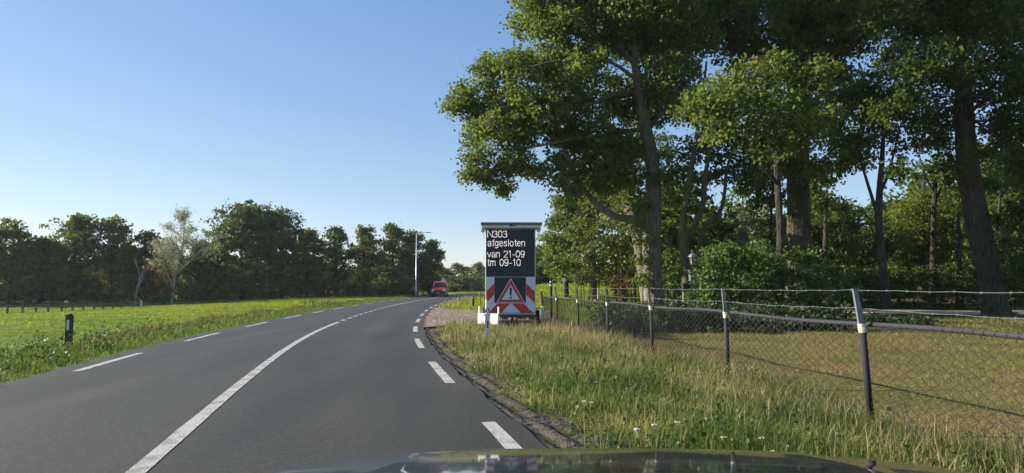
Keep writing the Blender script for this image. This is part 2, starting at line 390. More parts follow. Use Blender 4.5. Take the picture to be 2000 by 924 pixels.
# ------------------------------------------------------------------ road, markings, shoulder
def ribbon(name, s0, s1, o0, o1, z, mat, step=.6, thick=0.0, parent=None, uneven=0.0):
    n = max(2, int((s1 - s0) / step) + 1); s = np.linspace(s0, s1, n)
    k = 1 if not uneven else 6
    offs = np.linspace(0, 1, k + 1); rows = []
    for f in offs:
        off = o0 + (o1 - o0) * f
        p = road_at(s, off); rows.append(np.column_stack([p, np.full(n, z) + (rng.normal(0, uneven, n) if uneven else 0)]))
    V = np.concatenate(rows); fs = []
    for r in range(k):
        i = np.arange(n - 1) + r * n; fs.append(np.stack([i, i + n, i + n + 1, i + 1], 1))
    me = npmesh(name, V, np.concatenate(fs)[:, ::-1], mat, False)
    return link(name, me, parent)
# asphalt with a crown and a thin visible edge
n = len(RC); sA = RS[::2]
offs = [LEDGE - .02, LEDGE, -2.5, -1.2, 0, 1.2, 2.5, REDGE, REDGE + .02]; zs = [-.06, .004, .012, .02, .024, .02, .012, .004, -.06]
wob = lambda s, a: .018 * np.sin(s * 2.1 + a) + .012 * np.sin(s * 5.3 + a * 2) + .008 * np.sin(s * 13.1 + a)
rows = []
for oo, z_ in zip(offs, zs):
    a = wob(sA, oo) if abs(oo) > 3 else 0
    rows.append(np.column_stack([road_at(sA, oo + a), np.full(len(sA), z_)]))
V = np.concatenate(rows); m_ = len(sA); fs = []
for r in range(len(offs) - 1):
    i = np.arange(m_ - 1) + r * m_; fs.append(np.stack([i, i + 1, i + m_ + 1, i + m_], 1)[:, ::-1])
rme = npmesh('road', V, np.concatenate(fs), M['asphalt'], False)
at_ = rme.attributes.new('lat', 'FLOAT', 'POINT'); at_.data.foreach_set('value', np.repeat(offs, m_).astype(np.float32))
road = link('road', rme); tag(road, kind='structure')
rz = lambda off: float(np.interp(off, offs, zs)) + .004
def mark(name, s0, s1, off, wd, label=None):
    n = max(2, int((s1 - s0) / .5) + 1); s = np.linspace(s0, s1, n); e = rng.normal(0, .003, (2, n))
    if off == 0: e = e + .13 * ss(30, 4, s - s_of_y(0))
    a = road_at(s, off - wd / 2 + e[0]); b = road_at(s, off + wd / 2 + e[1])
    V = np.concatenate([np.column_stack([a, np.full(n, rz(off - wd / 2) + .001)]), np.column_stack([b, np.full(n, rz(off + wd / 2) + .001)])])
    i = np.arange(n - 1); me = npmesh(name, V, np.stack([i, i + n, i + n + 1, i + 1], 1), M['paint'])
    return link(name, me, road)
s0 = s_of_y(-6)
mark('centre_line', s0, s_of_y(27.2), 0, .15); mark('centre_line', s_of_y(48.5), s_of_y(150), 0, .15)
s = s_of_y(28.1)
while s < s_of_y(48): mark('centre_dash', s, s + 1.1, 0, .15); s += 2.07
s = s_of_y(4.1)
s -= .42
while s > s_of_y(-10): s -= 5.93
while s < s_of_y(150): mark('edge_dash', s, s + 2.95, 3.09, .15); s += 5.93
s = s_of_y(12.1)
while s > s_of_y(-10): s -= 6.35
while s < s_of_y(150): mark('edge_dash', s, s + 3.15, -2.86, .15); s += 6.35
# muddy shoulder with ruts, built as a real uneven strip
ns = 1400; s = np.linspace(s_of_y(-6), s_of_y(29), ns); no = 22; V = []
for j in range(no):
    f = j / (no - 1); off = REDGE + .0 + f * .92
    rut = -.022 * np.exp(-((f - .20) / .06)**2) - .020 * np.exp(-((f - .48) / .07)**2) + .008 * np.exp(-((f - .34) / .07)**2)
    z = -.022 + rut - .035 * f + rng.normal(0, .0045, ns) * (1 if 0 < j else 0) + .012 * np.sin(s * 3 + j)
    if j == no - 1: z -= .08
    V.append(np.column_stack([road_at(s, off + rng.normal(0, .01, ns) * (j > 0)), z]))
V = np.concatenate(V); fs = []
for j in range(no - 1):
    i = np.arange(ns - 1) + j * ns; fs.append(np.stack([i, i + ns, i + ns + 1, i + 1], 1))
sh = link('road_shoulder', npmesh('road_shoulder', V, np.concatenate(fs), M['shoulder'], False)); tag(sh, kind='structure')
# sandy track under the trees
V = []; xs = np.linspace(16, 60, 60)
for f in np.linspace(0, 1, 6):
    V.append(np.column_stack([xs, 35.0 + f * 7.5 + .5 * np.sin(xs * .35 + f) - (xs - 16) * .02, np.full(60, .035) - .02 * abs(f - .5)]))
V = np.concatenate(V); V[:, 2] += tz(V[:, 0], V[:, 1])
fs = [np.stack([np.arange(59) + j * 60, np.arange(59) + 1 + j * 60, np.arange(59) + 61 + j * 60, np.arange(59) + 60 + j * 60], 1) for j in range(5)]
tag(link('sandy_path', npmesh('sandy_path', V, np.concatenate(fs), M['sand'], True)), kind='structure')

# brick side road: bricks laid one by one, joined as one dense part
def in_drive(x, y):
    o = road_off(x, y)
    near = 26.2 - 2.6 * np.exp(-np.clip(o - REDGE, 0, 9) / 1.0); farr = 40.6 + 6.0 * np.exp(-np.clip(o - REDGE, 0, 9) / 1.3)
    return (o > REDGE + .03) & (y > near) & (y < farr) & (x < 2.2)
bed_x = np.linspace(-9, 2.4, 90); bed_y = np.linspace(22, 48, 130)
BX, BY = np.meshgrid(bed_x, bed_y); ii = np.arange(BX.size).reshape(BX.shape)
cxm = (BX[:-1, :-1] + BX[1:, 1:]) / 2; cym = (BY[:-1, :-1] + BY[1:, 1:]) / 2; msk = in_drive(cxm, cym)
Fb = np.stack([ii[:-1, :-1], ii[:-1, 1:], ii[1:, 1:], ii[1:, :-1]], -1)[msk]
bed = link('brick_driveway', npmesh('brick_driveway', np.column_stack([BX.ravel(), BY.ravel(), tz(BX.ravel(), BY.ravel()) * 0 + .004]), Fb, M['shoulder'])); tag(bed, kind='structure')
bl, bw = .21, .105; bx_, by_ = [], []
yy = 22.0; r_ = 0
while yy < 48:
    xr = np.arange(-9, 2.3, bl) + (bl / 2 if r_ % 2 else 0); bx_.append(xr); by_.append(np.full(len(xr), yy)); yy += bw; r_ += 1
bx_ = np.concatenate(bx_); by_ = np.concatenate(by_); mk = in_drive(bx_, by_); bx_, by_ = bx_[mk], by_[mk]
nb = len(bx_); hx, hy = bl / 2 - .006, bw / 2 - .006
top = .030 + rng.normal(0, .003, nb)
cor = np.array([(-1, -1), (1, -1), (1, 1), (-1, 1)])
V = np.zeros((nb, 8, 3)); tilt = rng.normal(0, .015, (nb, 2))
for c_, (sx, sy) in enumerate(cor):
    V[:, c_, 0] = bx_ + sx * hx; V[:, c_, 1] = by_ + sy * hy; V[:, c_, 2] = .002
    V[:, c_ + 4, 0] = bx_ + sx * (hx - .003); V[:, c_ + 4, 1] = by_ + sy * (hy - .003); V[:, c_ + 4, 2] = top + tilt[:, 0] * sx * hx + tilt[:, 1] * sy * hy
fb = np.array([(4, 5, 6, 7), (0, 1, 5, 4), (1, 2, 6, 5), (2, 3, 7, 6), (3, 0, 4, 7)])
F = (np.arange(nb)[:, None, None] * 8 + fb[None]).reshape(-1, 4)
bo = link('paving_bricks', npmesh('paving_bricks', V.reshape(-1, 3), F, M['brick'], fattr=np.repeat(rng.random(nb), 5)), bed); tag(bo, kind='stuff')

# ------------------------------------------------------------------ blades and leaves
def blades(name, pos, h, wd, lean, mat, rnd, segs=1, parent=None, curl=.5, dirbias=None):
    """pos (n,3) roots; h heights; wd widths; lean radius fraction"""
    n = len(pos); a = rng.random(n) * 2 * np.pi; la = a + rng.normal(0, .6, n)
    wx, wy = np.cos(a + np.pi / 2) * wd / 2, np.sin(a + np.pi / 2) * wd / 2
    L = lean * h; lx, ly = np.cos(la) * L, np.sin(la) * L
    if dirbias is not None: lx += dirbias[0] * h; ly += dirbias[1] * h
    if segs == 1:
        V = np.zeros((n, 3, 3)); V[:, 0] = pos; V[:, 1] = pos; V[:, 2] = pos
        V[:, 0, 0] -= wx; V[:, 0, 1] -= wy; V[:, 1, 0] += wx; V[:, 1, 1] += wy
        V[:, 2, 0] += lx; V[:, 2, 1] += ly; V[:, 2, 2] += h
        F = np.arange(n * 3).reshape(n, 3); fa = rnd
        me = npmesh(name, V.reshape(-1, 3), F, mat, fattr=fa)
    else:
        V = np.zeros((n, 5, 3)); V += pos[:, None, :]
        V[:, 0, 0] -= wx; V[:, 0, 1] -= wy; V[:, 1, 0] += wx; V[:, 1, 1] += wy
        mx, my = lx * .32, ly * .32
        V[:, 2, 0] += mx + wx * .8; V[:, 2, 1] += my + wy * .8; V[:, 2, 2] += h * .62
        V[:, 3, 0] += mx - wx * .8; V[:, 3, 1] += my - wy * .8; V[:, 3, 2] += h * .62
        V[:, 4, 0] += lx; V[:, 4, 1] += ly; V[:, 4, 2] += h * (1 - curl * np.clip(lean, 0, 1) * .4)
        b = np.arange(n)[:, None] * 5
        me = npmesh(name, V.reshape(-1, 3), [b + np.array([[0, 1, 2, 3]]), b + np.array([[3, 2, 4]])], mat, fattr=np.concatenate([rnd, rnd]))
    o = link(name, me, parent); return o
def leafcloud(name, Cn, size, mat, rnd, parent=None, up=.35, outward=None):
    """diamond leaves folded at the midrib"""
    n = len(Cn); size = np.broadcast_to(size, (n,))
    d = rng.normal(0, 1, (n, 3)); d /= np.linalg.norm(d, axis=1)[:, None]
    nr = rng.normal(0, 1, (n, 3)); nr[:, 2] += up * 2
    if outward is not None: nr += outward
    s_ = np.cross(d, nr); s_ /= np.linalg.norm(s_, axis=1)[:, None] + 1e-9
    L = size[:, None] * .5; W = size[:, None] * .36
    V = np.zeros((n, 4, 3)); V[:, 0] = Cn - d * L; V[:, 1] = Cn + s_ * W + d * L * .15; V[:, 2] = Cn + d * L; V[:, 3] = Cn - s_ * W + d * L * .15
    me = npmesh(name, V.reshape(-1, 3), np.arange(n * 4).reshape(n, 4), mat, fattr=rnd)
    return link(name, me, parent)
def clumps(blobs, per_area, leaves_per, clump_r, seed, flat=.6, fill=.42):
    """blobs rows (x,y,z,rx,ry,rz). returns leaf centres, tone, clump centres"""
    g = np.random.default_rng(seed); LC = []; RN = []; CC = []; OW = []
    for b in blobs:
        c = np.array(b[:3]); r = np.array(b[3:6] if len(b) >= 6 else (b[3],) * 3)
        nc = max(7, int(per_area * (r[0] * r[1] + r[0] * r[2] + r[1] * r[2]) / 3))
        d = g.normal(0, 1, (nc, 3)); d /= np.linalg.norm(d, axis=1)[:, None]
        f = g.random(nc)**fill; f = np.where(g.random(nc) < .12, f * 1.12, f)
        cc = c + d * f[:, None] * r
        rr = clump_r * g.uniform(.6, 1.35, nc); tone = g.uniform(-.18, .18, nc)
        m = (leaves_per * g.uniform(.6, 1.4, nc)).astype(int)
        rep = np.repeat(np.arange(nc), m)
        q = g.normal(0, .5, (len(rep), 3)); q[:, 2] *= flat
        LC.append(cc[rep] + q * rr[rep][:, None]); RN.append(np.clip(g.beta(2.2, 2.6, len(rep)) + tone[rep], 0, .999)); CC.append(cc); OW.append(d[rep])
    return np.concatenate(LC), np.concatenate(RN), np.concatenate(CC), np.concatenate(OW)
def bend(a, b, n=5, sag=0.12, g=random):
    a = Vector(a); b = Vector(b); d = b - a; L = d.length
    off = Vector((g.uniform(-1, 1), g.uniform(-1, 1), g.uniform(.1, .9))) * L * sag
    return [a + d * (i / n) + off * math.sin(math.pi * i / n) + Vector((g.uniform(-1, 1), g.uniform(-1, 1), g.uniform(-1, 1))) * L * .018 * (0 < i < n) for i in range(n + 1)]
def resample(pts, rad, per):
    P_, R_ = [], []
    n = len(pts)
    def cr(p0, p1, p2, p3, t): return .5 * ((2 * p1) + (p2 - p0) * t + (2 * p0 - 5 * p1 + 4 * p2 - p3) * t * t + (3 * p1 - p0 - 3 * p2 + p3) * t**3)
    pts = [Vector(p) for p in pts]
    for i in range(n - 1):
        p0, p1, p2, p3 = pts[max(i - 1, 0)], pts[i], pts[i + 1], pts[min(i + 2, n - 1)]
        for j in range(per): P_.append(cr(p0, p1, p2, p3, j / per)); R_.append(rad[i] + (rad[i + 1] - rad[i]) * j / per)
    P_.append(pts[-1]); R_.append(rad[-1]); return P_, R_
def trunk_mesh(name, pts, rad, mat, parent, n=14, per=5, flare=True, ridge=.06):
    big = rad[0] > .3 and parent['category'] == 'tree' and n >= 14
    if big: n, per = 44, 16
    p, r = resample(pts, rad, per); mb = MB()
    if flare: r[0] *= 1.35; r[1] *= 1.12
    mb.tube(p, r, n)
    g = random.Random(len(p) + n)
    for ring in range(len(p)):
        for k_ in range(n):
            i = ring * n + k_; v = Vector(mb.V[i]); c = p[ring]
            an = k_ / n * 2 * math.pi; hh = c.z
            if big: q = 1 + .05 * math.sin(3 * an + hh * .7) + .03 * math.sin(7 * an - hh * 1.3) + .030 * math.sin(19 * an + 1.5 * math.sin(hh * 3.1 + an * 2)) + g.uniform(-.022, .022) + (.10 * math.exp(-hh * 1.6) * max(0, math.sin(5 * an)) if flare else 0)
            else: q = 1 + ridge * math.sin(k_ * 2.39 * 2 + .5 * math.sin(ring * .8)) + g.uniform(-ridge, ridge) * .7
            mb.V[i] = tuple(c + (v - c) * q)
    return mb.build(name, mat, parent, True)

def tree(name, label, cat, base, trunk, limbs, blobs, leafm, barkm, per_area=3.2, leaves_per=26, clump_r=.55, leaf=.17, seed=1, group=None, flat=.6, twigs=True, fill=.42, n=14, dens=5.6):
    """trunk: list of (pt, r); limbs: list of lists of (pt, r); coordinates in world"""
    b = Vector(base); root = empty(name, b, 0, label, cat, group)
    loc = lambda p: Vector(tuple(p)) - b
    trunk_mesh('trunk', [loc(p) for p, r in trunk], [r for p, r in trunk], barkm, root, n=n)
    for lb in limbs:
        trunk_mesh('limb', [loc(p) for p, r in lb], [r for p, r in lb], barkm, root, n=8, flare=False)
    LC, RN, CC, OW = clumps(blobs, per_area * dens, leaves_per * 1.35, clump_r, seed, flat, fill)
    if twigs:
        g = random.Random(seed); mb = MB(); tw_every = max(3, len(CC) // 500)
        nodes = [Vector(tuple(p)) for p, r in trunk[1:]] + [Vector(tuple(p)) for lb in limbs for p, r in lb[1:]]
        bc = [Vector(x[:3]) for x in blobs]
        for i, c in enumerate(bc):
            if blobs[i][3] < .78: continue
            nd = min(nodes, key=lambda q: (q - c).length + max(0, q.z - c.z) * 1.5)
            L = (nd - c).length; rr = .010 * L + .012
            pp = bend(nd, c, 4, .10, g); mb.tube([loc(q) for q in pp], [rr * (1 - .7 * j / 4) for j in range(5)], 5, False)
        for c in CC[::tw_every]:
            c = Vector(tuple(c)); nb_ = min(bc, key=lambda q: (q - c).length)
            pp = bend(nb_, c, 2, .1, g); mb.tube([loc(q) for q in pp], [.014, .010, .004], 3, False)
        tag(mb.build('twigs', M['bark_dark'] if barkm is not M['bark_pale'] else barkm, root), kind='stuff')
    leafcloud('crown', LC - np.array(b), leaf * 1.08 * np.random.default_rng(seed).uniform(.7, 1.3, len(LC)), leafm, RN, root, outward=OW * .5)
    return root
def copy_tree(src, loc, rz, sc, label):
    r = src.copy(); COL.objects.link(r); r.location = loc; r.rotation_euler = (0, 0, rz); r.scale = sc; r['label'] = label
    for ch in KIDS[src.name]:
        c = ch.copy(); COL.objects.link(c); c.parent = r
    return r
KIDS = {}
def remember(r):
    KIDS[r.name] = [o for o in COL.objects if o.parent == r]; return r
def bush(name, label, cat, base, blobs, leafm, per_area=9, leaves_per=24, clump_r=.3, leaf=.11, seed=1, group=None, fill=.3, stems=True, barkm=None, dens=1.5):
    b = Vector(base); root = empty(name, b, 0, label, cat, group)
    LC, RN, CC, OW = clumps(blobs, per_area * dens, leaves_per * 1.25, clump_r, seed, .7, fill)
    k_ = LC[:, 2] > tz(LC[:, 0], LC[:, 1]) - .02
    LC, RN, OW = LC[k_], RN[k_], OW[k_]
    leafcloud('foliage', LC - np.array(b), leaf * np.random.default_rng(seed).uniform(.65, 1.3, len(LC)), leafm, RN, root, outward=OW * .8)
    if stems:
        g = random.Random(seed); mb = MB()
        for x in blobs:
            c = Vector(x[:3])
            for q in range(2):
                gp = Vector((c.x + g.uniform(-.4, .4) * x[3], c.y + g.uniform(-.3, .3), float(tz(c.x, c.y)) - .05))
                t_ = c + Vector((g.uniform(-.5, .5) * x[3], g.uniform(-.5, .5) * x[3], x[-1] * .4))
                mb.tube([p - b for p in bend(gp, t_, 4, .06, g)], [.035, .03, .024, .018, .01], 5, False)
        tag(mb.build('stems', barkm or M['bark_dark'], root), kind='stuff')
    return root
def pb(px, py, r, Y, ry=1.0, rz=1.0, dx=1.0):
    """blob from measured outline: centre pixel, radius in px, at real depth Y"""
    p = P(px, py, Y); m = r * Y / 1333.0
    return (p[0], p[1], p[2], m * dx, m * ry, m * rz)

# ================================================================== TREES ON THE RIGHT
def W_(px, w, Y): return w * Y / 1333.0 / 2
def tp(lst, Y, dy=None):
    out = []
    for i, t in enumerate(lst):
        y = Y + (t[3] if len(t) > 3 else 0); out.append((P(t[0], t[1], y), W_(0, t[2], y)))
    return out
def vol(lst, Y, seed, spread=4.5, copies=2):
    g = random.Random(seed); out = []
    for (px, py, r) in lst:
        for c in range(copies):
            yy = Y + (0 if copies == 1 else g.uniform(-spread, spread)); k = Y / yy
            out.append(pb(px + g.uniform(-6, 6), py + g.uniform(-6, 6), r * g.uniform(.85, 1.05), yy, 1.0, .85))
    return out
# 1 big oak by the fence
Y = 38.0
tr = tp([(1280, 612, 42), (1274, 540, 34), (1272, 480, 34), (1275, 430, 33), (1277, 370, 30), (1272, 310, 27), (1260, 250, 24), (1252, 200, 21), (1243, 140, 17), (1240, 80, 13), (1252, 10, 9), (1262, -60, 5)], Y)
lm = [tp([(1268, 438, 17), (1240, 428, 15), (1205, 424, 14), (1172, 405, 13), (1152, 385, 11), (1125, 345, 8, -0.3), (1105, 300, 6, -0.7), (1080, 262, 3, -1.0)], Y),
      tp([(1243, 130, 11), (1215, 100, 10), (1180, 82, 9, -0.3), (1140, 68, 7, -0.7), (1090, 60, 5, -1.0), (1040, 50, 3, -1.0)], Y),
      tp([(1253, 190, 10), (1225, 178, 8, -0.3), (1190, 188, 7, -0.7), (1162, 200, 6, -1.0), (1120, 210, 4, -1.4)], Y),
      tp([(1248, 160, 9), (1190, 120, 7, -0.7), (1130, 115, 6, -1.0), (1060, 125, 5, -1.4), (990, 150, 3, -1.4)], Y),
      tp([(1262, 250, 10), (1200, 262, 8, -0.5), (1140, 268, 6, -1.0), (1050, 285, 5, -1.4), (985, 292, 3, -1.8)], Y),
      tp([(1268, 290, 9), (1215, 310, 7, 0.7), (1170, 300, 5, 1.0), (1110, 250, 4, 1.4)], Y),
      tp([(1241, 90, 8), (1215, 40, 6), (1180, -10, 5), (1120, -50, 3)], Y),
      tp([(1245, 100, 8), (1290, 50, 6, 0.7), (1330, 0, 4, 1.0)], Y),
      tp([(1262, 250, 9), (1310, 200, 7, 0.7), (1350, 150, 5, 1.0), (1380, 100, 3, 1.4)], Y)]
ob = [(1050, -10, 60), (1130, -5, 80), (1215, 0, 80), (1300, -5, 80), (1100, 60, 70), (1185, 70, 70), (1270, 80, 75), (1340, 60, 70), (1030, 45, 40),
      (960, 140, 42), (1015, 130, 48), (1075, 130, 55), (1140, 140, 60), (910, 185, 30), (887, 207, 24), (940, 205, 45), (1000, 205, 55),
      (930, 262, 34), (975, 255, 50), (1050, 215, 55), (1110, 210, 60), (935, 315, 30), (960, 350, 27), (990, 330, 30), (920, 345, 16), (985, 372, 14), (1020, 262, 40), (1010, 310, 34), (1035, 330, 18),
      (1100, 275, 45), (1150, 265, 55), (1200, 200, 60), (1210, 290, 50), (1150, 330, 42), (1105, 325, 30), (1190, 350, 40), (1120, 355, 26), (1090, 350, 24), (1120, 375, 18), (1060, 335, 20), (1225, 350, 34), (1270, 200, 60), (1310, 150, 65), (1350, 210, 45)]
g_ = random.Random(3)
blobs = []
for (px, py, r) in ob:
    left = (1250 - px) / 400.0
    for c in range(2):
        yy = Y + .8 - 2.6 * max(0, left) + g_.uniform(-4.0, 5.0) * (1 - .8 * max(0, left)) * (1 if py < 260 else .5)
        blobs.append(pb(px, py, r * .95, yy, 1.0, .9))
for c in range(16):      # the crown above the frame
    blobs.append((P(1250, 0, Y)[0] + g_.uniform(-6, 6), Y + g_.uniform(-5, 5), g_.uniform(18, 22.5), 2.4, 2.4, 1.9))
blobs += [pb(1258, 470, 12, Y - .8), pb(1250, 510, 13, Y - .8), pb(1262, 400, 14, Y - .8), pb(1235, 445, 12, Y - .6), pb(1255, 545, 9, Y - .9), pb(1300, 345, 15, Y - .8), pb(1258, 350, 18, Y - .8)]
tree('oak_tree', 'tall spreading oak, thick sunlit trunk, low limb reaching left towards the message trailer', 'tree', P(1280, 612, Y), tr, lm, blobs, M['leaf_oak'], M['bark_oak'],
     per_area=4.3, leaves_per=22, clump_r=.52, leaf=.18, seed=11, n=20)
# 2 leaning trunk behind the oak
Y = 43.0
tree('oak_tree', 'broken oak stem covered in shoots leaning left just behind the big oak trunk', 'tree', P(1268, 600, Y), tp([(1268, 600, 30), (1258, 520, 29), (1246, 450, 28), (1228, 390, 30), (1222, 355, 26), (1215, 320, 14), (1200, 280, 8)], Y),
     [tp([(1240, 420, 10), (1195, 360, 6, 1), (1160, 310, 4, 2)], Y)], [pb(1235, 440, 16, Y - .9), pb(1215, 390, 17, Y - .9), pb(1245, 400, 14, Y - .9), pb(1190, 300, 50, Y + 1), pb(1240, 280, 45, Y + 2), pb(1170, 380, 28, Y + 1), pb(1290, 300, 45, Y + 3), pb(1300, 380, 28, Y + 2)],
     M['leaf_oak'], M['bark_oak'], per_area=5, leaves_per=20, clump_r=.5, leaf=.18, seed=12, n=16)
# 3 mossy forked tree
Y = 35.0
tr = tp([(1343, 615, 20), (1341, 560, 17), (1338, 500, 17), (1335, 462, 20), (1333, 430, 13), (1343, 380, 11), (1352, 320, 10), (1362, 260, 8), (1372, 190, 6), (1380, 120, 4)], Y)
lm = [tp([(1337, 470, 14), (1352, 450, 12), (1372, 400, 11), (1378, 340, 9), (1392, 270, 8), (1410, 190, 6), (1430, 120, 4)], Y),
      tp([(1368, 540, 12), (1366, 480, 12), (1380, 440, 10), (1405, 415, 8), (1415, 380, 7), (1420, 330, 6), (1440, 270, 5), (1470, 220, 3)], Y + 1)]
bl = vol([(1360, 290, 42), (1400, 260, 45), (1450, 290, 42), (1420, 330, 38), (1480, 320, 40), (1340, 330, 32), (1500, 270, 45), (1390, 345, 28), (1455, 350, 26)], Y + 1.5, 5, 2.5, 1)
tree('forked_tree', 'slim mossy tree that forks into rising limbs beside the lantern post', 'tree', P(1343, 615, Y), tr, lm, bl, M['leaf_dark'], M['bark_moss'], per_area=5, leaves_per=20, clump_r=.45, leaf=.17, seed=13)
# 4 sunlit leafy tree standing nearer
Y = 27.0
bl = vol([(1395, 190, 52), (1450, 170, 55), (1500, 130, 45), (1480, 220, 60), (1540, 200, 55), (1400, 240, 45), (1350, 205, 32), (1560, 270, 42), (1500, 285, 38), (1600, 230, 40), (1590, 150, 40)], Y, 6, 1.8, 2)
tree('oak_tree', 'bright leafed oak crown overhanging the forked tree with its dark stem behind the hazel bush', 'tree', P(1525, 640, Y + 3.5), tp([(1525, 640, 18), (1522, 540, 16), (1524, 460, 14), (1520, 380, 13), (1515, 300, 11), (1505, 230, 8), (1490, 160, 5)], Y + 3.5),
     [tp([(1520, 360, 9), (1470, 300, 7, -2), (1420, 240, 4, -4)], Y + 3.5), tp([(1518, 320, 9), (1560, 270, 6, -2), (1600, 220, 4, -3)], Y + 3.5)], bl, M['leaf_oak'], M['bark_dark'], per_area=4.3, leaves_per=20, clump_r=.5, leaf=.175, seed=14)
# 5 very thick trunk
Y = 40.0
bl = vol([(1420, 20, 75), (1500, 20, 80), (1580, 30, 80), (1650, 60, 75), (1450, 90, 70), (1540, 110, 65), (1610, 130, 65), (1660, 180, 60), (1600, 240, 48), (1640, 290, 42), (1540, 320, 38), (1690, 250, 45), (1590, 330, 34), (1670, 310, 30), (1720, 200, 40), (1500, 330, 34), (1470, 360, 26)], Y, 7, 5, 2)
g_ = random.Random(5)
bl += [(P(1560, 0, Y)[0] + g_.uniform(-6, 6), Y + g_.uniform(-5, 5), g_.uniform(19, 23), 2.6, 2.6, 2) for c in range(14)]
tree('oak_tree', 'massive dark oak with a very thick straight trunk rising out of the hazel bush', 'tree', P(1562, 620, Y), tp([(1562, 620, 56), (1561, 520, 46), (1560, 440, 43), (1560, 340, 40), (1560, 250, 37), (1556, 150, 33), (1555, 60, 28), (1556, -20, 20), (1560, -90, 10)], Y),
     [tp([(1556, 150, 12), (1500, 90, 9, -2), (1440, 50, 5, -4)], Y), tp([(1556, 110, 12), (1610, 60, 9, -2), (1660, 20, 5, -3)], Y), tp([(1559, 230, 10), (1610, 180, 7, -3), (1650, 140, 4, -4)], Y), tp([(1558, 60, 12), (1620, 20, 8, 2), (1680, -40, 5, 4)], Y)],
     bl, M['leaf_oak'], M['bark_shaded'], per_area=3.6, leaves_per=20, clump_r=.55, leaf=.19, seed=15, n=20)
# 6 slim dark tree
Y = 36.0
tr = tp([(1732, 600, 17), (1728, 550, 15), (1720, 480, 15), (1716, 420, 14), (1718, 370, 12), (1722, 320, 10), (1726, 260, 7), (1730, 200, 4)], Y)
lm = [tp([(1717, 430, 9), (1706, 395, 7), (1692, 350, 6), (1680, 310, 4), (1672, 270, 3)], Y), tp([(1716, 445, 5), (1700, 430, 4), (1685, 415, 2.5), (1665, 410, 1.5)], Y), tp([(1718, 380, 7), (1735, 340, 6), (1748, 290, 4), (1760, 240, 3)], Y), tp([(1712, 470, 4), (1698, 440, 3), (1678, 438, 1.5)], Y)]
bl = vol([(1700, 290, 30), (1735, 270, 32), (1670, 280, 24), (1765, 300, 26), (1720, 220, 42), (1770, 230, 38), (1650, 310, 18), (1750, 345, 18)], Y, 8, 2, 1)
tree('slim_tree', 'slim dark tree with forked bare lower branches standing against a patch of sky', 'tree', P(1732, 600, Y), tr, lm, bl, M['leaf_dark'], M['bark_dark'], per_area=3.2, leaves_per=18, clump_r=.42, leaf=.16, seed=16)
# 7 big leaning trunk at right
Y = 35.5
bl = vol([(1730, 20, 75), (1800, 40, 80), (1880, 30, 85), (1960, 40, 85), (2040, 60, 90), (1770, 120, 65), (1850, 130, 70), (1930, 150, 75), (2010, 160, 80), (1780, 190, 50), (1850, 230, 45), (1970, 240, 60), (2050, 250, 70), (1800, 260, 36), (1990, 300, 40), (1740, 220, 40), (1830, 290, 30), (1700, 180, 45), (1925, 300, 34), (1760, 330, 20), (1860, 320, 22)], Y, 9, 4, 2)
bl += [(P(1880, 0, Y)[0] + g_.uniform(-6, 6), Y + g_.uniform(-5, 5), g_.uniform(17, 21), 2.6, 2.6, 2) for c in range(12)]
tree('oak_tree', 'large leaning oak at far right with sun patches on its trunk beside the sandy path', 'tree', P(1946, 614, Y), tp([(1946, 614, 50), (1940, 580, 40), (1928, 520, 40), (1913, 450, 42), (1900, 380, 38), (1890, 310, 38), (1884, 240, 33), (1880, 160, 28), (1878, 80, 22), (1880, 0, 15), (1885, -80, 8)], Y),
     [tp([(1881, 190, 12), (1830, 130, 9, -2), (1780, 80, 5, -3)], Y), tp([(1880, 150, 12), (1940, 110, 9, -1), (2000, 60, 5, -2)], Y), tp([(1884, 230, 9), (1930, 190, 6, -3), (1980, 170, 3, -4)], Y), tp([(1878, 80, 10), (1830, 30, 7, 2), (1780, 0, 4, 3)], Y)],
     bl, M['leaf_dark'], M['bark_shaded'], per_area=3.6, leaves_per=20, clump_r=.55, leaf=.18, seed=17, n=20)
# 8 tree beyond the right frame edge, leaves reach into view
Y = 30.0
bl = vol([(1990, 470, 34), (2020, 420, 45), (2010, 330, 50), (2060, 380, 60), (1985, 540, 30), (2030, 520, 45), (1975, 410, 22)], Y + 4, 10, 3, 1)
tree('yew_tree', 'dark evergreen with drooping sprays at the right edge beside the leaning oak', 'tree', P(2060, 630, Y + 4), tp([(2060, 630, 22), (2055, 500, 18), (2050, 400, 14), (2050, 300, 8)], Y + 4), [], bl, M['leaf_dark'], M['bark_dark'], per_area=6, leaves_per=24, clump_r=.42, leaf=.14, seed=18)
# 9 thin dark stem before the yellow tree
Y = 47.0
tree('slim_tree', 'thin dark stem rising from the hedge in front of the yellow green tree', 'tree', P(1822, 590, Y), tp([(1820, 590, 11), (1822, 500, 10), (1824, 420, 9), (1826, 370, 8), (1832, 300, 5), (1836, 240, 3)], Y),
     [tp([(1824, 400, 5), (1845, 350, 4), (1860, 310, 2)], Y), tp([(1825, 380, 5), (1806, 340, 4), (1795, 300, 2)], Y)], vol([(1830, 320, 30), (1860, 345, 26), (1800, 330, 22), (1840, 275, 32)], Y, 19, 1.5, 1), M['leaf_dark'], M['bark_dark'], per_area=3, leaves_per=18, clump_r=.45, leaf=.18, seed=19)
# 10 yellow green tree
Y = 54.0
tree('larch_tree', 'sunlit yellow green tree glowing behind the dark clipped hedge', 'tree', P(1800, 585, Y), tp([(1800, 585, 14), (1800, 480, 12), (1802, 400, 8), (1805, 350, 4)], Y), [],
     vol([(1770, 470, 36), (1810, 480, 38), (1850, 480, 34), (1790, 430, 40), (1840, 420, 38), (1770, 410, 25), (1810, 385, 28), (1755, 510, 24), (1880, 500, 26), (1865, 440, 28)], Y, 20, 2.5, 1), M['leaf_yellow'], M['bark_dark'], per_area=4.5, leaves_per=22, clump_r=.55, leaf=.17, seed=20, flat=.4)
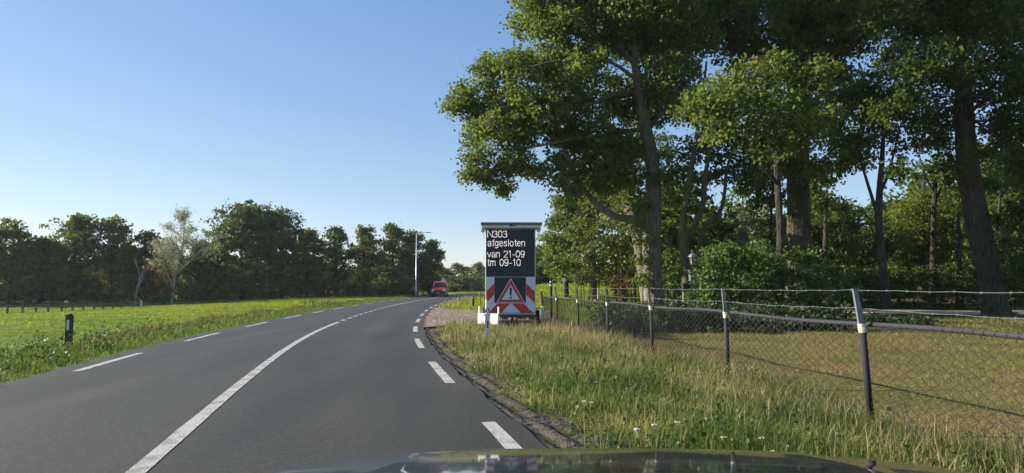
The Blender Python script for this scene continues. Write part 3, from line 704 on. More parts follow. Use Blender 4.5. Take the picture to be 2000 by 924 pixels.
# 11.. background trees filling behind (each its own)
bgt = [
 ('tall leafy tree filling the space behind the low limb of the oak', 50, [(1200, 420, 32), (1230, 380, 34), (1250, 440, 26), (1180, 380, 26), (1225, 480, 26), (1255, 400, 26), (1150, 370, 20), (1210, 340, 26)], 'leaf_oak', 1215),
 ('dark leafy tree filling the space right of the oak trunk, behind the forked tree', 46, [(1320, 350, 30), (1360, 390, 24), (1310, 390, 28), (1345, 440, 26), (1300, 450, 24), (1370, 350, 24), (1335, 520, 24), (1300, 520, 22)], 'leaf_dark', 1330),
 ('shaded leafy tree just left of the thick trunk, over the hazel bush', 45, [(1490, 400, 30), (1510, 440, 28), (1480, 360, 28), (1530, 380, 28), (1500, 350, 26)], 'leaf_dark', 1505),
 ('shaded leafy tree between the yellow green tree and the leaning oak', 46, [(1880, 400, 26), (1860, 350, 30), (1900, 340, 26), (1840, 330, 24), (1885, 450, 22)], 'leaf_dark', 1872),
 ('shaded leafy tree with sky holes right of the thick trunk', 47, [(1610, 360, 26), (1640, 340, 22), (1600, 330, 26), (1650, 400, 20), (1595, 400, 24)], 'leaf_dark', 1612),
 ('bushy dark tree left of the oak, its outer leaves touching the open sky', 58, [(1105, 400, 30), (1130, 380, 30), (1085, 440, 24), (1120, 430, 38), (1090, 480, 30), (1085, 515, 24), (1120, 470, 35), (1115, 520, 28), (1070, 470, 14), (1095, 540, 18)], 'leaf_oak', 1105),
 ('reddish tinged pine leaning behind the olive shrubs', 55, [(1150, 415, 28), (1140, 455, 30), (1175, 400, 30), (1190, 380, 28), (1160, 440, 22)], 'leaf_olive', 1160),
 ('round dark tree behind the hazel bush, left of the grey willow', 60, [(1400, 470, 30), (1380, 500, 30), (1420, 490, 26), (1390, 445, 20), (1410, 520, 26)], 'leaf_dark', 1400),
 ('broad dark tree seen between the thick trunk and the slim tree', 52, [(1600, 400, 40), (1630, 430, 40), (1590, 450, 40), (1650, 470, 34), (1500, 470, 26), (1620, 490, 40), (1570, 360, 28), (1660, 440, 22), (1500, 500, 35), (1540, 490, 30)], 'leaf_dark', 1600),
 ('rounded dark tree between slim tree and sky, far back', 64, [(1680, 470, 30), (1700, 500, 34), (1660, 500, 36), (1720, 480, 26), (1740, 510, 30)], 'leaf_dark', 1690),
 ('deep shaded tree behind the leaning oak trunk', 48, [(1930, 480, 40), (1960, 420, 42), (1890, 520, 34), (1940, 540, 40), (1985, 500, 40), (1900, 430, 30), (1960, 340, 40), (2010, 440, 45), (1925, 360, 26)], 'leaf_dark', 1950),
 ('dense tree in shade between big oak and forked tree', 50, [(1310, 420, 26), (1325, 460, 30), (1310, 500, 30), (1340, 400, 22), (1330, 380, 24), (1300, 540, 28), (1360, 470, 26), (1385, 420, 16)], 'leaf_dark', 1318),
]
for i, (lab, Y, pts, lmn, cxp) in enumerate(bgt):
    tree('broadleaf_tree', lab, 'tree', P(cxp, 575, Y) * np.array([1, 1, 0]), [((P(cxp, 575, Y)[0], Y, -.1), .28), (P(cxp, 530, Y), .22), (P(cxp, .5 * (530 + min(q_[1] for q_ in pts) + 25), Y), .12), (P(cxp + 4, min(q_[1] for q_ in pts) + 25, Y), .03)], [], vol(pts, Y, 40 + i, 3, 2 if i > 4 else 1),
         M[lmn], M['bark_dark'], per_area=3.0, leaves_per=22, clump_r=.6, leaf=.24, seed=40 + i, n=9)
# deep wood beyond the garden: three grown trees, the rest copies of them
deep_labels = ['first shaded tree of the deep row, seen between the lantern and the hazel bush top', 'shaded tree of the deep row below the grey willow', 'low shaded tree of the deep row right of the willow', 'shaded tree of the deep row behind the thick trunk',
               'shaded tree of the deep row left of the slim tree', 'tall shaded tree of the deep row between slim tree and yellow green tree', 'tall shaded tree of the deep row behind the yellow green tree', 'tall shaded tree of the deep row left of the leaning oak', 'last tall shaded tree of the deep row at the right edge']
protos = []
for i in range(9):
    X = 15 + i * 7.6 + (i % 3) * 1.5; Y = 62 + (i % 3) * 5; hs = 1.15 if i < 4 else 1.6
    if i == 2: hs = .78
    if i < 3:
        g = random.Random(200 + i); bl = [(X + g.uniform(-3.2, 3.2), Y + g.uniform(-2, 2), g.uniform(.8, 8.8), 2.4, 2.3, 1.8) for _ in range(18)]
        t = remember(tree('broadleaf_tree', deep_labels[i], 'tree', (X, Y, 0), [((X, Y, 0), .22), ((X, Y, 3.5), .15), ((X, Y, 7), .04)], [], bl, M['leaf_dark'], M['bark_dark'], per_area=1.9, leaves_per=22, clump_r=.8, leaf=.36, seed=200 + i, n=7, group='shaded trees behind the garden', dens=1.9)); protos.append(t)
        t.scale = (1, 1, hs)
    else: copy_tree(protos[i % 3], (X, Y, 0), i * 1.3, (1.1, 1.1, hs), deep_labels[i])

back_labels = ['low dark tree of the last row, glimpsed under the oak limb', 'low dark tree of the last row behind the lantern post', 'low dark tree of the last row under the patch of sky left of the willow', 'dark tree of the last row behind the thick trunk', 'dark tree of the last row right of the thick trunk',
               'dark tree of the last row under the sky patch by the slim tree', 'tall dark tree of the last row left of the yellow green tree', 'tall dark tree of the last row behind the thin dark stem', 'tall dark tree of the last row left of the leaning oak', 'tall dark tree of the last row right of the leaning oak']
for i, (px, hs) in enumerate([(1250, .8), (1350, .8), (1440, .75), (1530, 1.1), (1620, 1.25), (1705, .95), (1770, 1.3), (1850, 1.5), (1930, 1.5), (2010, 1.5)]):
    Y = 76 + (i % 2) * 3; copy_tree(protos[i % 3], ((px - 1000) / 1333 * Y, Y, 0), i * 1.9, (1.35, 1.2, hs), back_labels[i])

# bare grey willow left of the thick trunk
def bare(name, label, cat, base, H, spread, levels, mat, r0, seed, up=.55, leaf=None, nleaf=0, lm_=None, lean=(0, 0)):
    g = random.Random(seed); root = empty(name, base, 0, label, cat); mb = MB(); tips = []
    mbt = MB()
    def rec(p, d, L, r, lv):
        n_ = 4; pts = [p]; q = p.copy(); dd = d.copy()
        for i in range(n_):
            dd = (dd + Vector((g.uniform(-1, 1), g.uniform(-1, 1), g.uniform(-.3, .6))) * .14).normalized(); q = q + dd * L / n_; pts.append(q.copy())
        (mbt if lv == 0 else mb).tube(pts, [r * (1 - .45 * i / n_) for i in range(n_ + 1)], 7 if lv == 0 else (5 if lv < 3 else 3), False)
        if lv >= levels: tips.extend(pts[1:]); return
        for c in range(g.choice([3, 4, 4]) if lv else 6):
            t = g.uniform(.35, 1) if lv else .3 + .7 * c / 5; i = min(int(t * n_), n_); a = g.uniform(0, 6.28)
            side = Vector((math.cos(a), math.sin(a), 0)); nd = (dd * up + side * spread + Vector((0, 0, .25))).normalized()
            rec(pts[i], nd, L * g.uniform(.5, .68), r * .52, lv + 1)
    rec(Vector((0, 0, 0)), Vector((lean[0], lean[1], 1)).normalized(), H * .58, r0, 0)
    mbt.build('trunk', mat, root, True); tag(mb.build('branches', mat, root), kind='stuff')
    if nleaf:
        gg = np.random.default_rng(seed); T = np.array([tuple(t) for t in tips]); k_ = gg.integers(0, len(T), nleaf)
        leafcloud('crown', T[k_] + gg.normal(0, .22, (nleaf, 3)), leaf * gg.uniform(.6, 1.3, nleaf), lm_, gg.random(nleaf), root)
    return root
b = P(1462, 560, 60); b[2] = 0
bare('willow_tree', 'pale grey twiggy willow against the sky behind the hazel bush', 'tree', b, 8.2, .75, 4, M['bark_pale'], .16, 31, .6, .14, 7000, M['leaf_grey'])

# ------------------------------------------------------------------ bushes right
Y = 28.5
hz = vol([(1405, 520, 34), (1395, 560, 30), (1400, 600, 26), (1440, 500, 36), (1450, 550, 40), (1485, 500, 34), (1500, 545, 42), (1540, 510, 36), (1550, 560, 42), (1590, 530, 38), (1600, 580, 36), (1640, 570, 30), (1640, 540, 26), (1460, 600, 38), (1530, 605, 36), (1590, 610, 30), (1385, 585, 18), (1420, 482, 18), (1570, 495, 20), (1385, 530, 18), (1640, 610, 24)], Y, 60, 1.2, 1)
hz += [(b_[0], b_[1] + 2.2, b_[2], b_[3], b_[4], b_[5]) for b_ in hz[:18]]
bush('hazel_bush', 'big rounded leafy bush between the lantern post and the lawn', 'bush', (P(1500, 628, Y)[0], Y, 0), hz, M['leaf_bush'], per_area=17, leaves_per=26, clump_r=.32, leaf=.155, seed=60)
# olive shrubs left of oak trunk
Y = 47.0
bush('olive_shrub', 'tall olive and yellow shrub mass between the pine and the oak trunk', 'bush', (P(1180, 600, Y)[0], Y, 0),
     vol([(1170, 490, 30), (1140, 500, 24), (1200, 470, 34), (1225, 430, 28), (1190, 430, 26), (1240, 470, 28), (1150, 530, 24), (1185, 530, 32), (1225, 520, 34), (1165, 455, 22), (1205, 400, 22), (1250, 530, 24), (1130, 535, 16)], Y, 61, 1.5, 1), M['leaf_olive'], per_area=11, leaves_per=26, clump_r=.45, leaf=.19, seed=61)
Y = 44.5
bush('dry_shrub', 'rusty dry bramble at the foot of the olive shrubs, edge of the bright field', 'bush', (P(1225, 600, Y)[0], Y, 0),
     vol([(1190, 562, 14), (1215, 555, 18), (1240, 555, 18), (1250, 575, 18), (1225, 575, 14), (1200, 572, 12)], Y, 62, .8, 1), M['leaf_red'], per_area=14, leaves_per=22, clump_r=.25, leaf=.12, seed=62)
Y = 42.0
bush('laurel_bush', 'upright green bush between the oak trunk and the lantern post', 'bush', (P(1318, 600, Y)[0], Y, 0),
     vol([(1310, 540, 20), (1320, 520, 18), (1325, 560, 20), (1308, 580, 22), (1330, 590, 20), (1315, 500, 14)], Y, 63, .8, 1), M['leaf_bush'], per_area=18, leaves_per=24, clump_r=.3, leaf=.16, seed=63)
# glossy ground cover below the oak, front edge in shade
gc = []
g = random.Random(64)
for i in range(95):
    f = g.random(); yy = 22.3 + (f**1.2) * 13.5; x0, x1 = (3.4 if yy < 27 else 4.2), (9.6 + (yy - 22) * .25)
    gc.append((g.uniform(x0, x1), yy + .25 * math.sin(i), g.uniform(.15, .42), .75, .75, .42))
bush('ground_cover', 'low glossy evergreen ground cover spreading under the oak behind the chain link', 'shrub', (6.5, 27, 0), gc, M['leaf_gloss'], per_area=20, leaves_per=18, clump_r=.22, leaf=.12, seed=64, stems=False)
gc = []
for i in range(15):
    xx_ = 9.0 + i * .16; gc.append((xx_, 22.9 + g.uniform(-.3, .9), g.uniform(.18, .45), .55, .6, .4))
bush('low_hedge', 'low dark hedge strip along the shaded front of the hazel bush', 'hedge', (12, 23, 0), gc, M['leaf_gloss'], per_area=22, leaves_per=18, clump_r=.2, leaf=.12, seed=65, stems=False)
gc = [(P(1700 + i * 11, 630, 26)[0], 26 + g.uniform(-.4, .4), .10 + .08 * math.sin(i), .42, .5, .22) for i in range(11)]
bush('low_shrub', 'flat dark creeping shrub on the lawn right of the low hedge', 'shrub', (P(1750, 630, 26)[0], 26, 0), gc, M['leaf_gloss'], per_area=40, leaves_per=18, clump_r=.18, leaf=.1, seed=66, stems=False)
bush('small_bush', 'small dark rhododendron hugging the fence where the ground cover ends', 'shrub', (2.9, 20.5, 0), [(2.9 + g.uniform(-.5, .7), 20.6 + g.uniform(-1.1, 1.2), g.uniform(.15, .55), .45, .5, .35) for i in range(14)], M['leaf_gloss'], per_area=30, leaves_per=20, clump_r=.2, leaf=.105, seed=67)
# clipped hedge at back right
gc = []
for i in range(46):
    for z_ in (.4, 1.15, 1.9, 2.45): gc.append((18.5 + i * .80, 46 - i * .05, z_, .72, .8, .5))
bush('clipped_hedge', 'long dark clipped hedge closing the garden under the yellow green tree', 'hedge', (40, 45, 0), gc, M['leaf_dark'], per_area=7, leaves_per=16, clump_r=.3, leaf=.2, seed=68, stems=False)
# hedge behind the bright field
gc = [(-3 + i * 1.05, 93 + .3 * math.sin(i), 1.9 + z_, 1.1, 1.3, .8) for i in range(24) for z_ in (.2, 1.1, 1.9)]
bush('field_hedge', 'dark hedge along the back of the bright field behind the trailer', 'hedge', (8, 93, 1.7), gc, M['leaf_dark'], per_area=4, leaves_per=22, clump_r=.5, leaf=.34, seed=69, stems=False)
Y = 100.
tree('willow_tree', 'hazy grey green tree just right of the message board, far back', 'tree', (P(1062, 560, Y)[0], Y, 1), [((P(1062, 560, Y)[0], Y, 1), .3), (P(1062, 500, Y), .1)], [], vol([(1055, 520, 20), (1070, 500, 18), (1050, 500, 16), (1080, 525, 20), (1065, 540, 22), (1060, 484, 10)], Y, 70, 2, 2), M['leaf_far'], M['bark_dark'], per_area=2.2, leaves_per=22, clump_r=.8, leaf=.36, seed=70, n=7)

# ================================================================== WOOD ON THE LEFT
def far_tree(label, px, top, wpx, seed, Y=None, lm_='leaf_far', group=None, low=.10, back=0.0, dens=1.0, trunk_r=.28, name='broadleaf_tree'):
    wpx = wpx * 1.22
    if Y is None: Y = np.interp(px, [-100, 0, 480, 860], [86, 88, 97, 116]) + back
    X = (px - 1000) / 1333.0 * Y; z0 = float(tz(X, Y)); H = P(px, top, Y)[2] - z0; Wm = wpx * Y / 1333.0 / 2
    g = random.Random(seed); bl = []
    nb_ = 24
    for i in range(nb_):
        f = (i + .5) / nb_; zf = low + (1 - low) * f
        prof = math.sin(math.pi * min(1, (zf * .86 + .14)))**.5 if zf > .5 else .84 + .3 * zf
        r = Wm * g.uniform(.36, .5) * (1.0 if zf < .8 else .8); a = g.uniform(0, 6.28); rad = max(0, Wm * prof - r * .8) * g.uniform(.5, 1)
        bl.append((X + math.cos(a) * rad, Y + math.sin(a) * rad, z0 + min(H * zf, H - r * .7), r, r, r * .75))
    for sgn in (-1, 1, 0): bl.append((X + sgn * Wm * .62, Y, z0 + H * g.uniform(.45, .68), Wm * .38, Wm * .4, Wm * .34))
    lean = g.uniform(-.4, .4)
    tr_ = [((X, Y, z0 - .1), trunk_r * 1.1), ((X + lean * .3, Y, z0 + H * .2), trunk_r), ((X + lean, Y, z0 + H * .5), trunk_r * .7), ((X + lean * .5, Y, z0 + H * .82), trunk_r * .25)]
    lb_ = [[((X + lean * .5, Y, z0 + H * .3), trunk_r * .5), ((X + s * Wm * .4, Y + g.uniform(-1, 1), z0 + H * .55), trunk_r * .3), ((X + s * Wm * .6, Y, z0 + H * .75), .04)] for s in (-1, 1)]
    return tree(name, label, 'tree', (X, Y, z0), tr_, lb_, bl, M[lm_], M['bark_dark'], per_area=2.1 * dens, leaves_per=22, clump_r=.72, leaf=.36, seed=seed, n=7, group=group, dens=1.6 if Y < 150 else .8)
left = [(-70, 425, 130, 'tall oak at the far left edge, cut by the frame'), (22, 432, 95, 'dark broad tree at the left edge of the wood'), (82, 465, 80, 'lower dip tree between left edge tree and the tallest left crown'),
        (150, 412, 125, 'tallest rounded crown of the left half of the wood'), (222, 425, 85, 'open topped tree with sky holes right of the tallest left crown'), (285, 452, 80, 'flat topped dark tree behind the bare birch'),
        (392, 475, 90, 'dark low tree in the gap between pale tree and great oak'), (475, 394, 165, 'great oak in the middle of the wood, highest of all, with low skirts of leaves'), (548, 406, 120, 'oak joined to the right of the great oak, slightly lower'),
        (602, 448, 75, 'stepped down tree right of the two great oaks'), (660, 443, 75, 'rounded tree with sky notch on its left, mid wood'), (712, 441, 66, 'tree with a pale sunlit trunk in the right part of the wood'),
        (768, 438, 78, 'tree just left of the lamp post, top level with its arm'), (812, 452, 62, 'tree directly behind the lamp post'), (843, 470, 50, 'last tree of the wood at right, leaning out over the road')]
for i, (px, top, wp, lab) in enumerate(left):
    far_tree(lab, px, top, wp, 300 + i, trunk_r=.3, lm_=('leaf_far', 'leaf_far2', 'leaf_far', 'leaf_far', 'leaf_far2')[i % 5])
names2 = ['at the far left, outside most of the frame', 'behind the left edge tree', 'behind the left edge dip', 'behind the tallest left crown, left side', 'behind the tallest left crown, right side', 'behind the open topped tree', 'behind the flat topped dark tree', 'behind the pale half bare tree', 'behind the gap left of the great oak',
          'behind the great oak, left side', 'behind the great oak, right side', 'behind the stepped down tree', 'behind the tree with a sky notch', 'behind the tree with a pale trunk', 'behind the tree left of the lamp post', 'behind the lamp post']
protos = []
for i, px in enumerate(range(-130, 850, 62)):
    lab = 'dim second row tree ' + names2[i]
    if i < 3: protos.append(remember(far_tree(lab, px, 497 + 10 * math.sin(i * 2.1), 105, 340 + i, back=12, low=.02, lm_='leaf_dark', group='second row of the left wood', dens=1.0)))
    else:
        Y = float(np.interp(px, [-100, 0, 480, 860], [86, 88, 97, 116])) + 12; X = (px - 1000) / 1333 * Y
        copy_tree(protos[i % 3], (X, Y, float(tz(X, Y))), i * 1.1, (1.1, 1.1, .95 + .15 * math.sin(i * 2.3)), lab)
# undergrowth bushes along the wood edge
def edge_bush(px, top, wpx, seed, label, lm_='leaf_dark', dy=-2.5, group=None):
    Y = np.interp(px, [-100, 0, 480, 860], [86, 88, 97, 116]) + dy; X = (px - 1000) / 1333. * Y; z0 = float(tz(X, Y)); H = P(px, top, Y)[2] - z0; Wm = wpx * Y / 2666.
    g = random.Random(seed)
    return bush('undergrowth_bush' if group else 'edge_bush', label, 'bush', (X, Y, z0), [(X + g.uniform(-.7, .7) * Wm, Y + g.uniform(-.6, .6), z0 + g.uniform(.2, .8) * H, Wm * .5, .8, H * .35) for _ in range(8)], M[lm_], per_area=3.6, leaves_per=20, clump_r=.45, leaf=.3, seed=seed, group=group)
ub = []
under = ['at the far left end of the wood, mostly out of frame', 'at the left frame edge', 'under the left edge tree', 'right of the left edge tree, by the cream sign', 'under the left side of the tallest left crown', 'under the right side of the tallest left crown', 'left of the dead birch', 'between birch and pale tree',
         'right behind the pale half bare tree', 'in the dark gap left of the great oak', 'under the left skirt of the great oak', 'under the right skirt of the great oak', 'under the slightly lower joined oak', 'under the stepped down tree', 'under the tree with a sky notch', 'left of the tree with the pale trunk', 'right of the tree with the pale trunk', 'just left of the sunlit pale bush']
for i, px in enumerate(range(-80, 820, 50)):
    if i < 3: ub.append(remember(edge_bush(px, 545 + 8 * math.sin(i * 1.7), 76, 400 + i, 'shaded undergrowth bush ' + under[i], dy=2.5, group='undergrowth along the left wood')))
    else:
        Y = float(np.interp(px, [-100, 0, 480, 860], [86, 88, 97, 116])) + 2.5; X = (px - 1000) / 1333 * Y
        copy_tree(ub[i % 3], (X, Y, float(tz(X, Y))), 0 if i % 2 else math.pi, (1.05, 1, .9 + .2 * math.sin(i)), 'shaded undergrowth bush ' + under[i])
Y = 50.; Xw = (627 - 1000) / 1333 * Y
bush('weed_clump', 'brownish clump of tall weeds on the left verge, half way to the lamp post', 'weeds', (Xw, Y, 0), [(Xw + (i - 3) * .35, Y + .3 * math.sin(i * 2), .28 + .12 * math.sin(i * 1.7), .35, .35, .32) for i in range(8)], M['leaf_olive'], per_area=40, leaves_per=10, clump_r=.2, leaf=.07, seed=434)
edge_bush(375, 568, 22, 430, 'small pale bush at the field edge under the great oak', 'leaf_olive')
edge_bush(772, 545, 44, 431, 'sunlit pale green bush at the wood edge left of the lamp post', 'leaf_bush')
edge_bush(848, 540, 26, 432, 'grey green bush at the wood edge behind the red van', 'leaf_olive')
edge_bush(308, 575, 16, 433, 'little bush at the foot of the pale tree', 'leaf_olive')
b = P(335, 580, 86); b[2] = float(tz(b[0], b[1]))
bare('poplar_tree', 'pale half bare tree with grey twigs standing in front of the dark wood', 'tree', b, 12.6, .85, 4, M['bark_pale'], .17, 35, .75, .19, 6500, M['leaf_grey'], lean=(.03, 0))
Y = 85.5
bush('rusty_bush', 'small rusty leaved bush around the foot of the pale half bare tree', 'bush', b, vol([(322, 540, 18), (318, 560, 16), (332, 525, 16), (326, 572, 14), (300, 520, 14)], Y, 36, 1, 1), M['leaf_red'], per_area=4, leaves_per=14, clump_r=.5, leaf=.24, seed=36)
b = P(266, 578, 86.5); b[2] = float(tz(b[0], b[1]))
bare('birch_tree', 'thin dead white stem before the dark wood, left of the pale tree', 'tree', b, 6.5, .35, 2, M['bark_pale'], .10, 37, .9)
# far line beyond the bend
for i, (px, top, wp) in enumerate([(868, 522, 30), (892, 514, 38), (915, 520, 30), (935, 514, 34), (960, 518, 40), (1000, 520, 45), (1045, 522, 40), (850, 520, 30)]):
    far_tree(['rounded grey green tree above the van roof', 'hazy full tree left of the silo top', 'hazy reddish tree above the silo', 'spiky topped far tree at the left edge of the board', 'far tree hidden mostly behind the left edge of board', 'far tree wholly behind the board', 'far tree right of the board near the arm of a lamp', 'far tree behind the last wood tree at the bend'][i], px, top, wp * 1.3, 460 + i, Y=205 + (i % 3) * 8, lm_='leaf_far' if i % 3 else 'leaf_olive', low=.05)
gc = [(-23 + i * 1.6, 172 + .5 * math.sin(i), z_, 1.7, 1.6, 1.2) for i in range(26) for z_ in (.8, 2.4, 3.4)]
bush('roadside_hedge', 'long dark hedge across the bend beyond the van', 'hedge', (-8, 172, 0), gc, M['leaf_dark'], per_area=2.0, leaves_per=22, clump_r=.8, leaf=.45, seed=71, stems=False)
Y = 150.
bush('pale_shrub', 'pale rounded shrub right beside the van at the bend', 'bush', (P(880, 570, Y)[0], Y, 0), vol([(882, 556, 9), (888, 560, 10), (876, 562, 8), (886, 566, 9)], Y, 72, 1, 2), M['leaf_olive'], per_area=3, leaves_per=22, clump_r=.5, leaf=.34, seed=72)
# silo and shed
Y = 180.
sl = empty('silo', (P(897, 560, Y)[0], Y, 0), 0, 'round tan silo showing above the far hedge', 'silo')
MB().cyl((0, 0, 2.3), .8, 4.6, n=20).build('silo_wall', M['silo'], sl, True); MB().tube([(0, 0, 4.6), (0, 0, 4.95)], [.86, .1], 20).build('roof', M['offwhite'], sl)
sd = empty('shed', (P(932, 560, Y)[0], Y, 0), 0, 'small pale roofed shed behind the far hedge left of the board', 'shed')
MB().box((0, 0, 1.7), (2.6, 3, 3.4)).build('wall', M['wood'], sd)
MB().poly([(-1.5, -1.6, 3.4), (1.5, -1.6, 3.4), (0, -1.6, 4.4)], (0, 3.4, 0)).build('roof', M['offwhite'], sd)

# ================================================================== MESSAGE TRAILER
TY = 23.0; S_ = TY / 1333.0
tx = lambda px: (px - 1000) * S_
tzp = lambda py: P(1000, py, TY)[2]
T = empty('message_trailer', (0, TY, 0), 0, 'roadside message trailer with a dark text board, striped panels and warning triangle', 'road trailer')
def q(pts, y, name, mat, parent=T, th=.003):
    mb = MB(); mb.poly([(tx(a), y, tzp(b)) for a, b in pts], (0, th, 0)); return mb.build(name, mat, parent)
hs = MB().box(((tx(948) + tx(1046)) / 2, .10, (tzp(446) + tzp(612)) / 2), (tx(1046) - tx(948), .18, tzp(446) - tzp(612)), bev=.02).build('board_housing', M['offwhite'], T)
dp = q([(950, 448), (1044.4, 448), (1044.4, 540.5), (950, 540.5)], -.004, 'display', M['display'], T, .012)
q([(966, 541.5), (1027, 541.5), (1027, 592), (966, 592)], -.004, 'display', M['display'], T, .012)
q([(950, 541.5), (965.6, 541.5), (965.6, 592), (950, 592)], -.002, 'reflective_panel', M['reflwhite'], T, .01)
q([(1027.4, 541.5), (1044.4, 541.5), (1044.4, 592), (1027.4, 592)], -.002, 'reflective_panel', M['reflwhite'], T, .01)
q([(950, 592.6), (1044.4, 592.6), (1044.4, 611), (950, 611)], -.002, 'reflective_panel', M['reflwhite'], T, .01)
q([(950, 569), (965.4, 553.6), (965.4, 576), (950, 591.5)], -.006, 'red_stripe', M['reflred'])
q([(1044.2, 569.5), (1027.6, 553.6), (1027.6, 576), (1044.2, 591.7)], -.006, 'red_stripe', M['reflred'])
q([(971, 593), (996.5, 593), (979, 610.8), (955, 610.8)], -.006, 'red_stripe', M['reflred'])
q([(999.5, 593), (1023, 593), (1041, 610.8), (1017, 610.8)], -.006, 'red_stripe', M['reflred'])
tri = q([(997.5, 543), (1025, 591.2), (969.6, 591.2)], -.016, 'warning_triangle', M['reflwhite'], T, .01)
q([(997.5, 545.6), (1023.2, 590.2), (971.5, 590.2)], -.019, 'red_border', M['reflred'], tri)
q([(997.5, 556.0), (1014.5, 585.2), (980.2, 585.2)], -.022, 'white_centre', M['reflwhite'], tri)
mb = MB(); exr = S_
mb.poly([(tx(995.3), -.025, tzp(562.5)), (tx(997.5), -.025, tzp(561.5)), (tx(999.7), -.025, tzp(562.5)), (tx(999.3), -.025, tzp(576.5)), (tx(997.5), -.025, tzp(577.5)), (tx(995.7), -.025, tzp(576.5))], (0, .003, 0))
mb.cyl((tx(997.5), -.024, tzp(581.3)), 2.1 * S_, .004, 'y', 14); mb.build('exclamation_mark', M['black'], tri)
def arc(cx_, cy_, rx, ry, a0, a1, n_=14): return [(cx_ + rx * math.cos(R(a0 + (a1 - a0) * i / n_)), cy_ + ry * math.sin(R(a0 + (a1 - a0) * i / n_))) for i in range(n_ + 1)]
GL = {  # strokes in units of the capital height
 'N': (.72, [[(0, 0), (0, 1)], [(0, 1), (.66, 0)], [(.66, 0), (.66, 1)]]),
 '3': (.60, [arc(.26, .74, .25, .25, 160, -90), arc(.26, .26, .28, .26, 90, -160)]), '0': (.60, [arc(.28, .5, .26, .5, 0, 360, 26)]),
 '1': (.46, [[(.06, .78), (.28, 1)], [(.28, 1), (.28, 0)]]), '2': (.60, [arc(.27, .73, .25, .26, 170, -25), [(.50, .62), (.02, 0)], [(.02, 0), (.54, 0)]]),
 '9': (.60, [arc(.27, .68, .25, .31, 0, 360, 22), [(.52, .68), (.50, .3), (.38, .04), (.22, 0), (.06, .08)]]), '-': (.42, [[(.04, .38), (.34, .38)]]), ' ': (.34, []),
 'a': (.58, [[(.04, .56), (.14, .72), (.34, .74), (.46, .62), (.46, 0)], arc(.25, .2, .21, .2, 0, 360, 16)]),
 'f': (.30, [[(.30, 1), (.18, .98), (.13, .84), (.13, 0)], [(0, .70), (.28, .70)]]),
 'g': (.58, [arc(.24, .38, .22, .34, 0, 360, 18), [(.46, .72), (.46, -.08), (.38, -.24), (.2, -.27), (.05, -.2)]]),
 'e': (.56, [[(.02, .40), (.48, .40)], arc(.25, .37, .23, .36, 0, 310, 20)]), 's': (.50, [[(.42, .60), (.32, .72), (.14, .73), (.05, .60), (.10, .46), (.36, .32), (.42, .16), (.32, .02), (.12, .01), (.02, .14)]]),
 'l': (.22, [[(.08, 0), (.08, 1)]]), 'o': (.58, [arc(.26, .37, .24, .36, 0, 360, 20)]), 't': (.30, [[(.13, .95), (.13, .08), (.26, 0)], [(0, .72), (.27, .72)]]),
 'n': (.56, [[(.05, 0), (.05, .72)], [(.05, .55), (.16, .70), (.34, .73), (.44, .60), (.44, 0)]]), 'v': (.50, [[(.0, .72), (.22, 0)], [(.22, 0), (.45, .72)]]),
 'm': (.84, [[(.05, 0), (.05, .72)], [(.05, .56), (.14, .70), (.28, .72), (.37, .60), (.37, 0)], [(.37, .56), (.48, .70), (.62, .72), (.71, .60), (.71, 0)]])}
def text(body, px, base_py, cap_px, parent, mat, name, wpx, y=-.006):
    """lit lamps on a square grid along each stroke"""
    tot = sum(GL[c][0] for c in body); hk = cap_px * S_; wk = wpx * S_ / tot; pitch = .0160; cells = set(); x = 0; bx = tx(px); bz = tzp(base_py)
    tot += .07 * len(body); wk = wpx * S_ / tot
    for c in body:
        wd_, st_ = GL[c]; wd_ = wd_ + .07
        for pl in st_:
            for (x0, y0), (x1, y1) in zip(pl, pl[1:]):
                for i in range(15):
                    u = i / 14; cells.add((round((x + x0 + (x1 - x0) * u) * wk / pitch), round((y0 + (y1 - y0) * u) * hk / pitch)))
        x += wd_
    mb = MB()
    for (i, j) in sorted(cells): mb.box((bx + i * pitch, y - .002, bz + j * pitch), (.0105, .006, .0105))
    return tag(mb.build(name, mat, parent), kind='stuff')
text('N303', 952.3, 463.5, 12.6, dp, M['led'], 'lettering', 39.5)
text('afgesloten', 952.3, 480.8, 12.6, dp, M['led'], 'lettering', 75)
text('van 21-09', 952.3, 502.5, 12.6, dp, M['led'], 'lettering', 74)
text('tm 09-10', 952.3, 519, 12.6, dp, M['led'], 'lettering', 66)
# roof with solar panel and struts
rf = MB().box((tx(999), .35, tzp(437.6)), (tx(1059) - tx(939), 1.15, 4.5 * S_), bev=.01).build('roof', M['solar'], T)
MB().box((tx(999), .35, tzp(443.2)), ((tx(1056) - tx(942)), 1.05, 6.0 * S_), taper=1.0).build('roof_frame', M['offwhite'], rf)
for a, b_ in ((941, 948.6), (1057, 1045.6)):
    MB().tube([(tx(a), .1, tzp(446)), (tx(b_), .1, tzp(473))], .012, 6).build('strut', M['offwhite'], T)
    MB().box((tx(943 if a < 1000 else 1052), .1, tzp(449)), (.10, .2, .14)).build('bracket', M['offwhite'], T)
MB().box((tx(998), -.14, tzp(441.5)), (.10, .08, .07), bev=.01).cyl((tx(1003), -.16, tzp(442)), .02, .16, 'x').build('light_sensor', M['black'], T)
MB().box((tx(998), .2, tzp(613.8)), (tx(1046) - tx(950), .5, .05)).build('deck_edge', M['offwhite'], T)
MB().box((tx(1000), .9, tzp(617)), (1.5, 2.2, .10)).box((tx(1000), -.02, tzp(628)), (1.2, .08, .08)).build('chassis', M['chassis'], T)
MB().box((0.0, 1.0, tzp(600)), (1.0, .9, .5), bev=.03).build('battery_box', M['offwhite'], T)
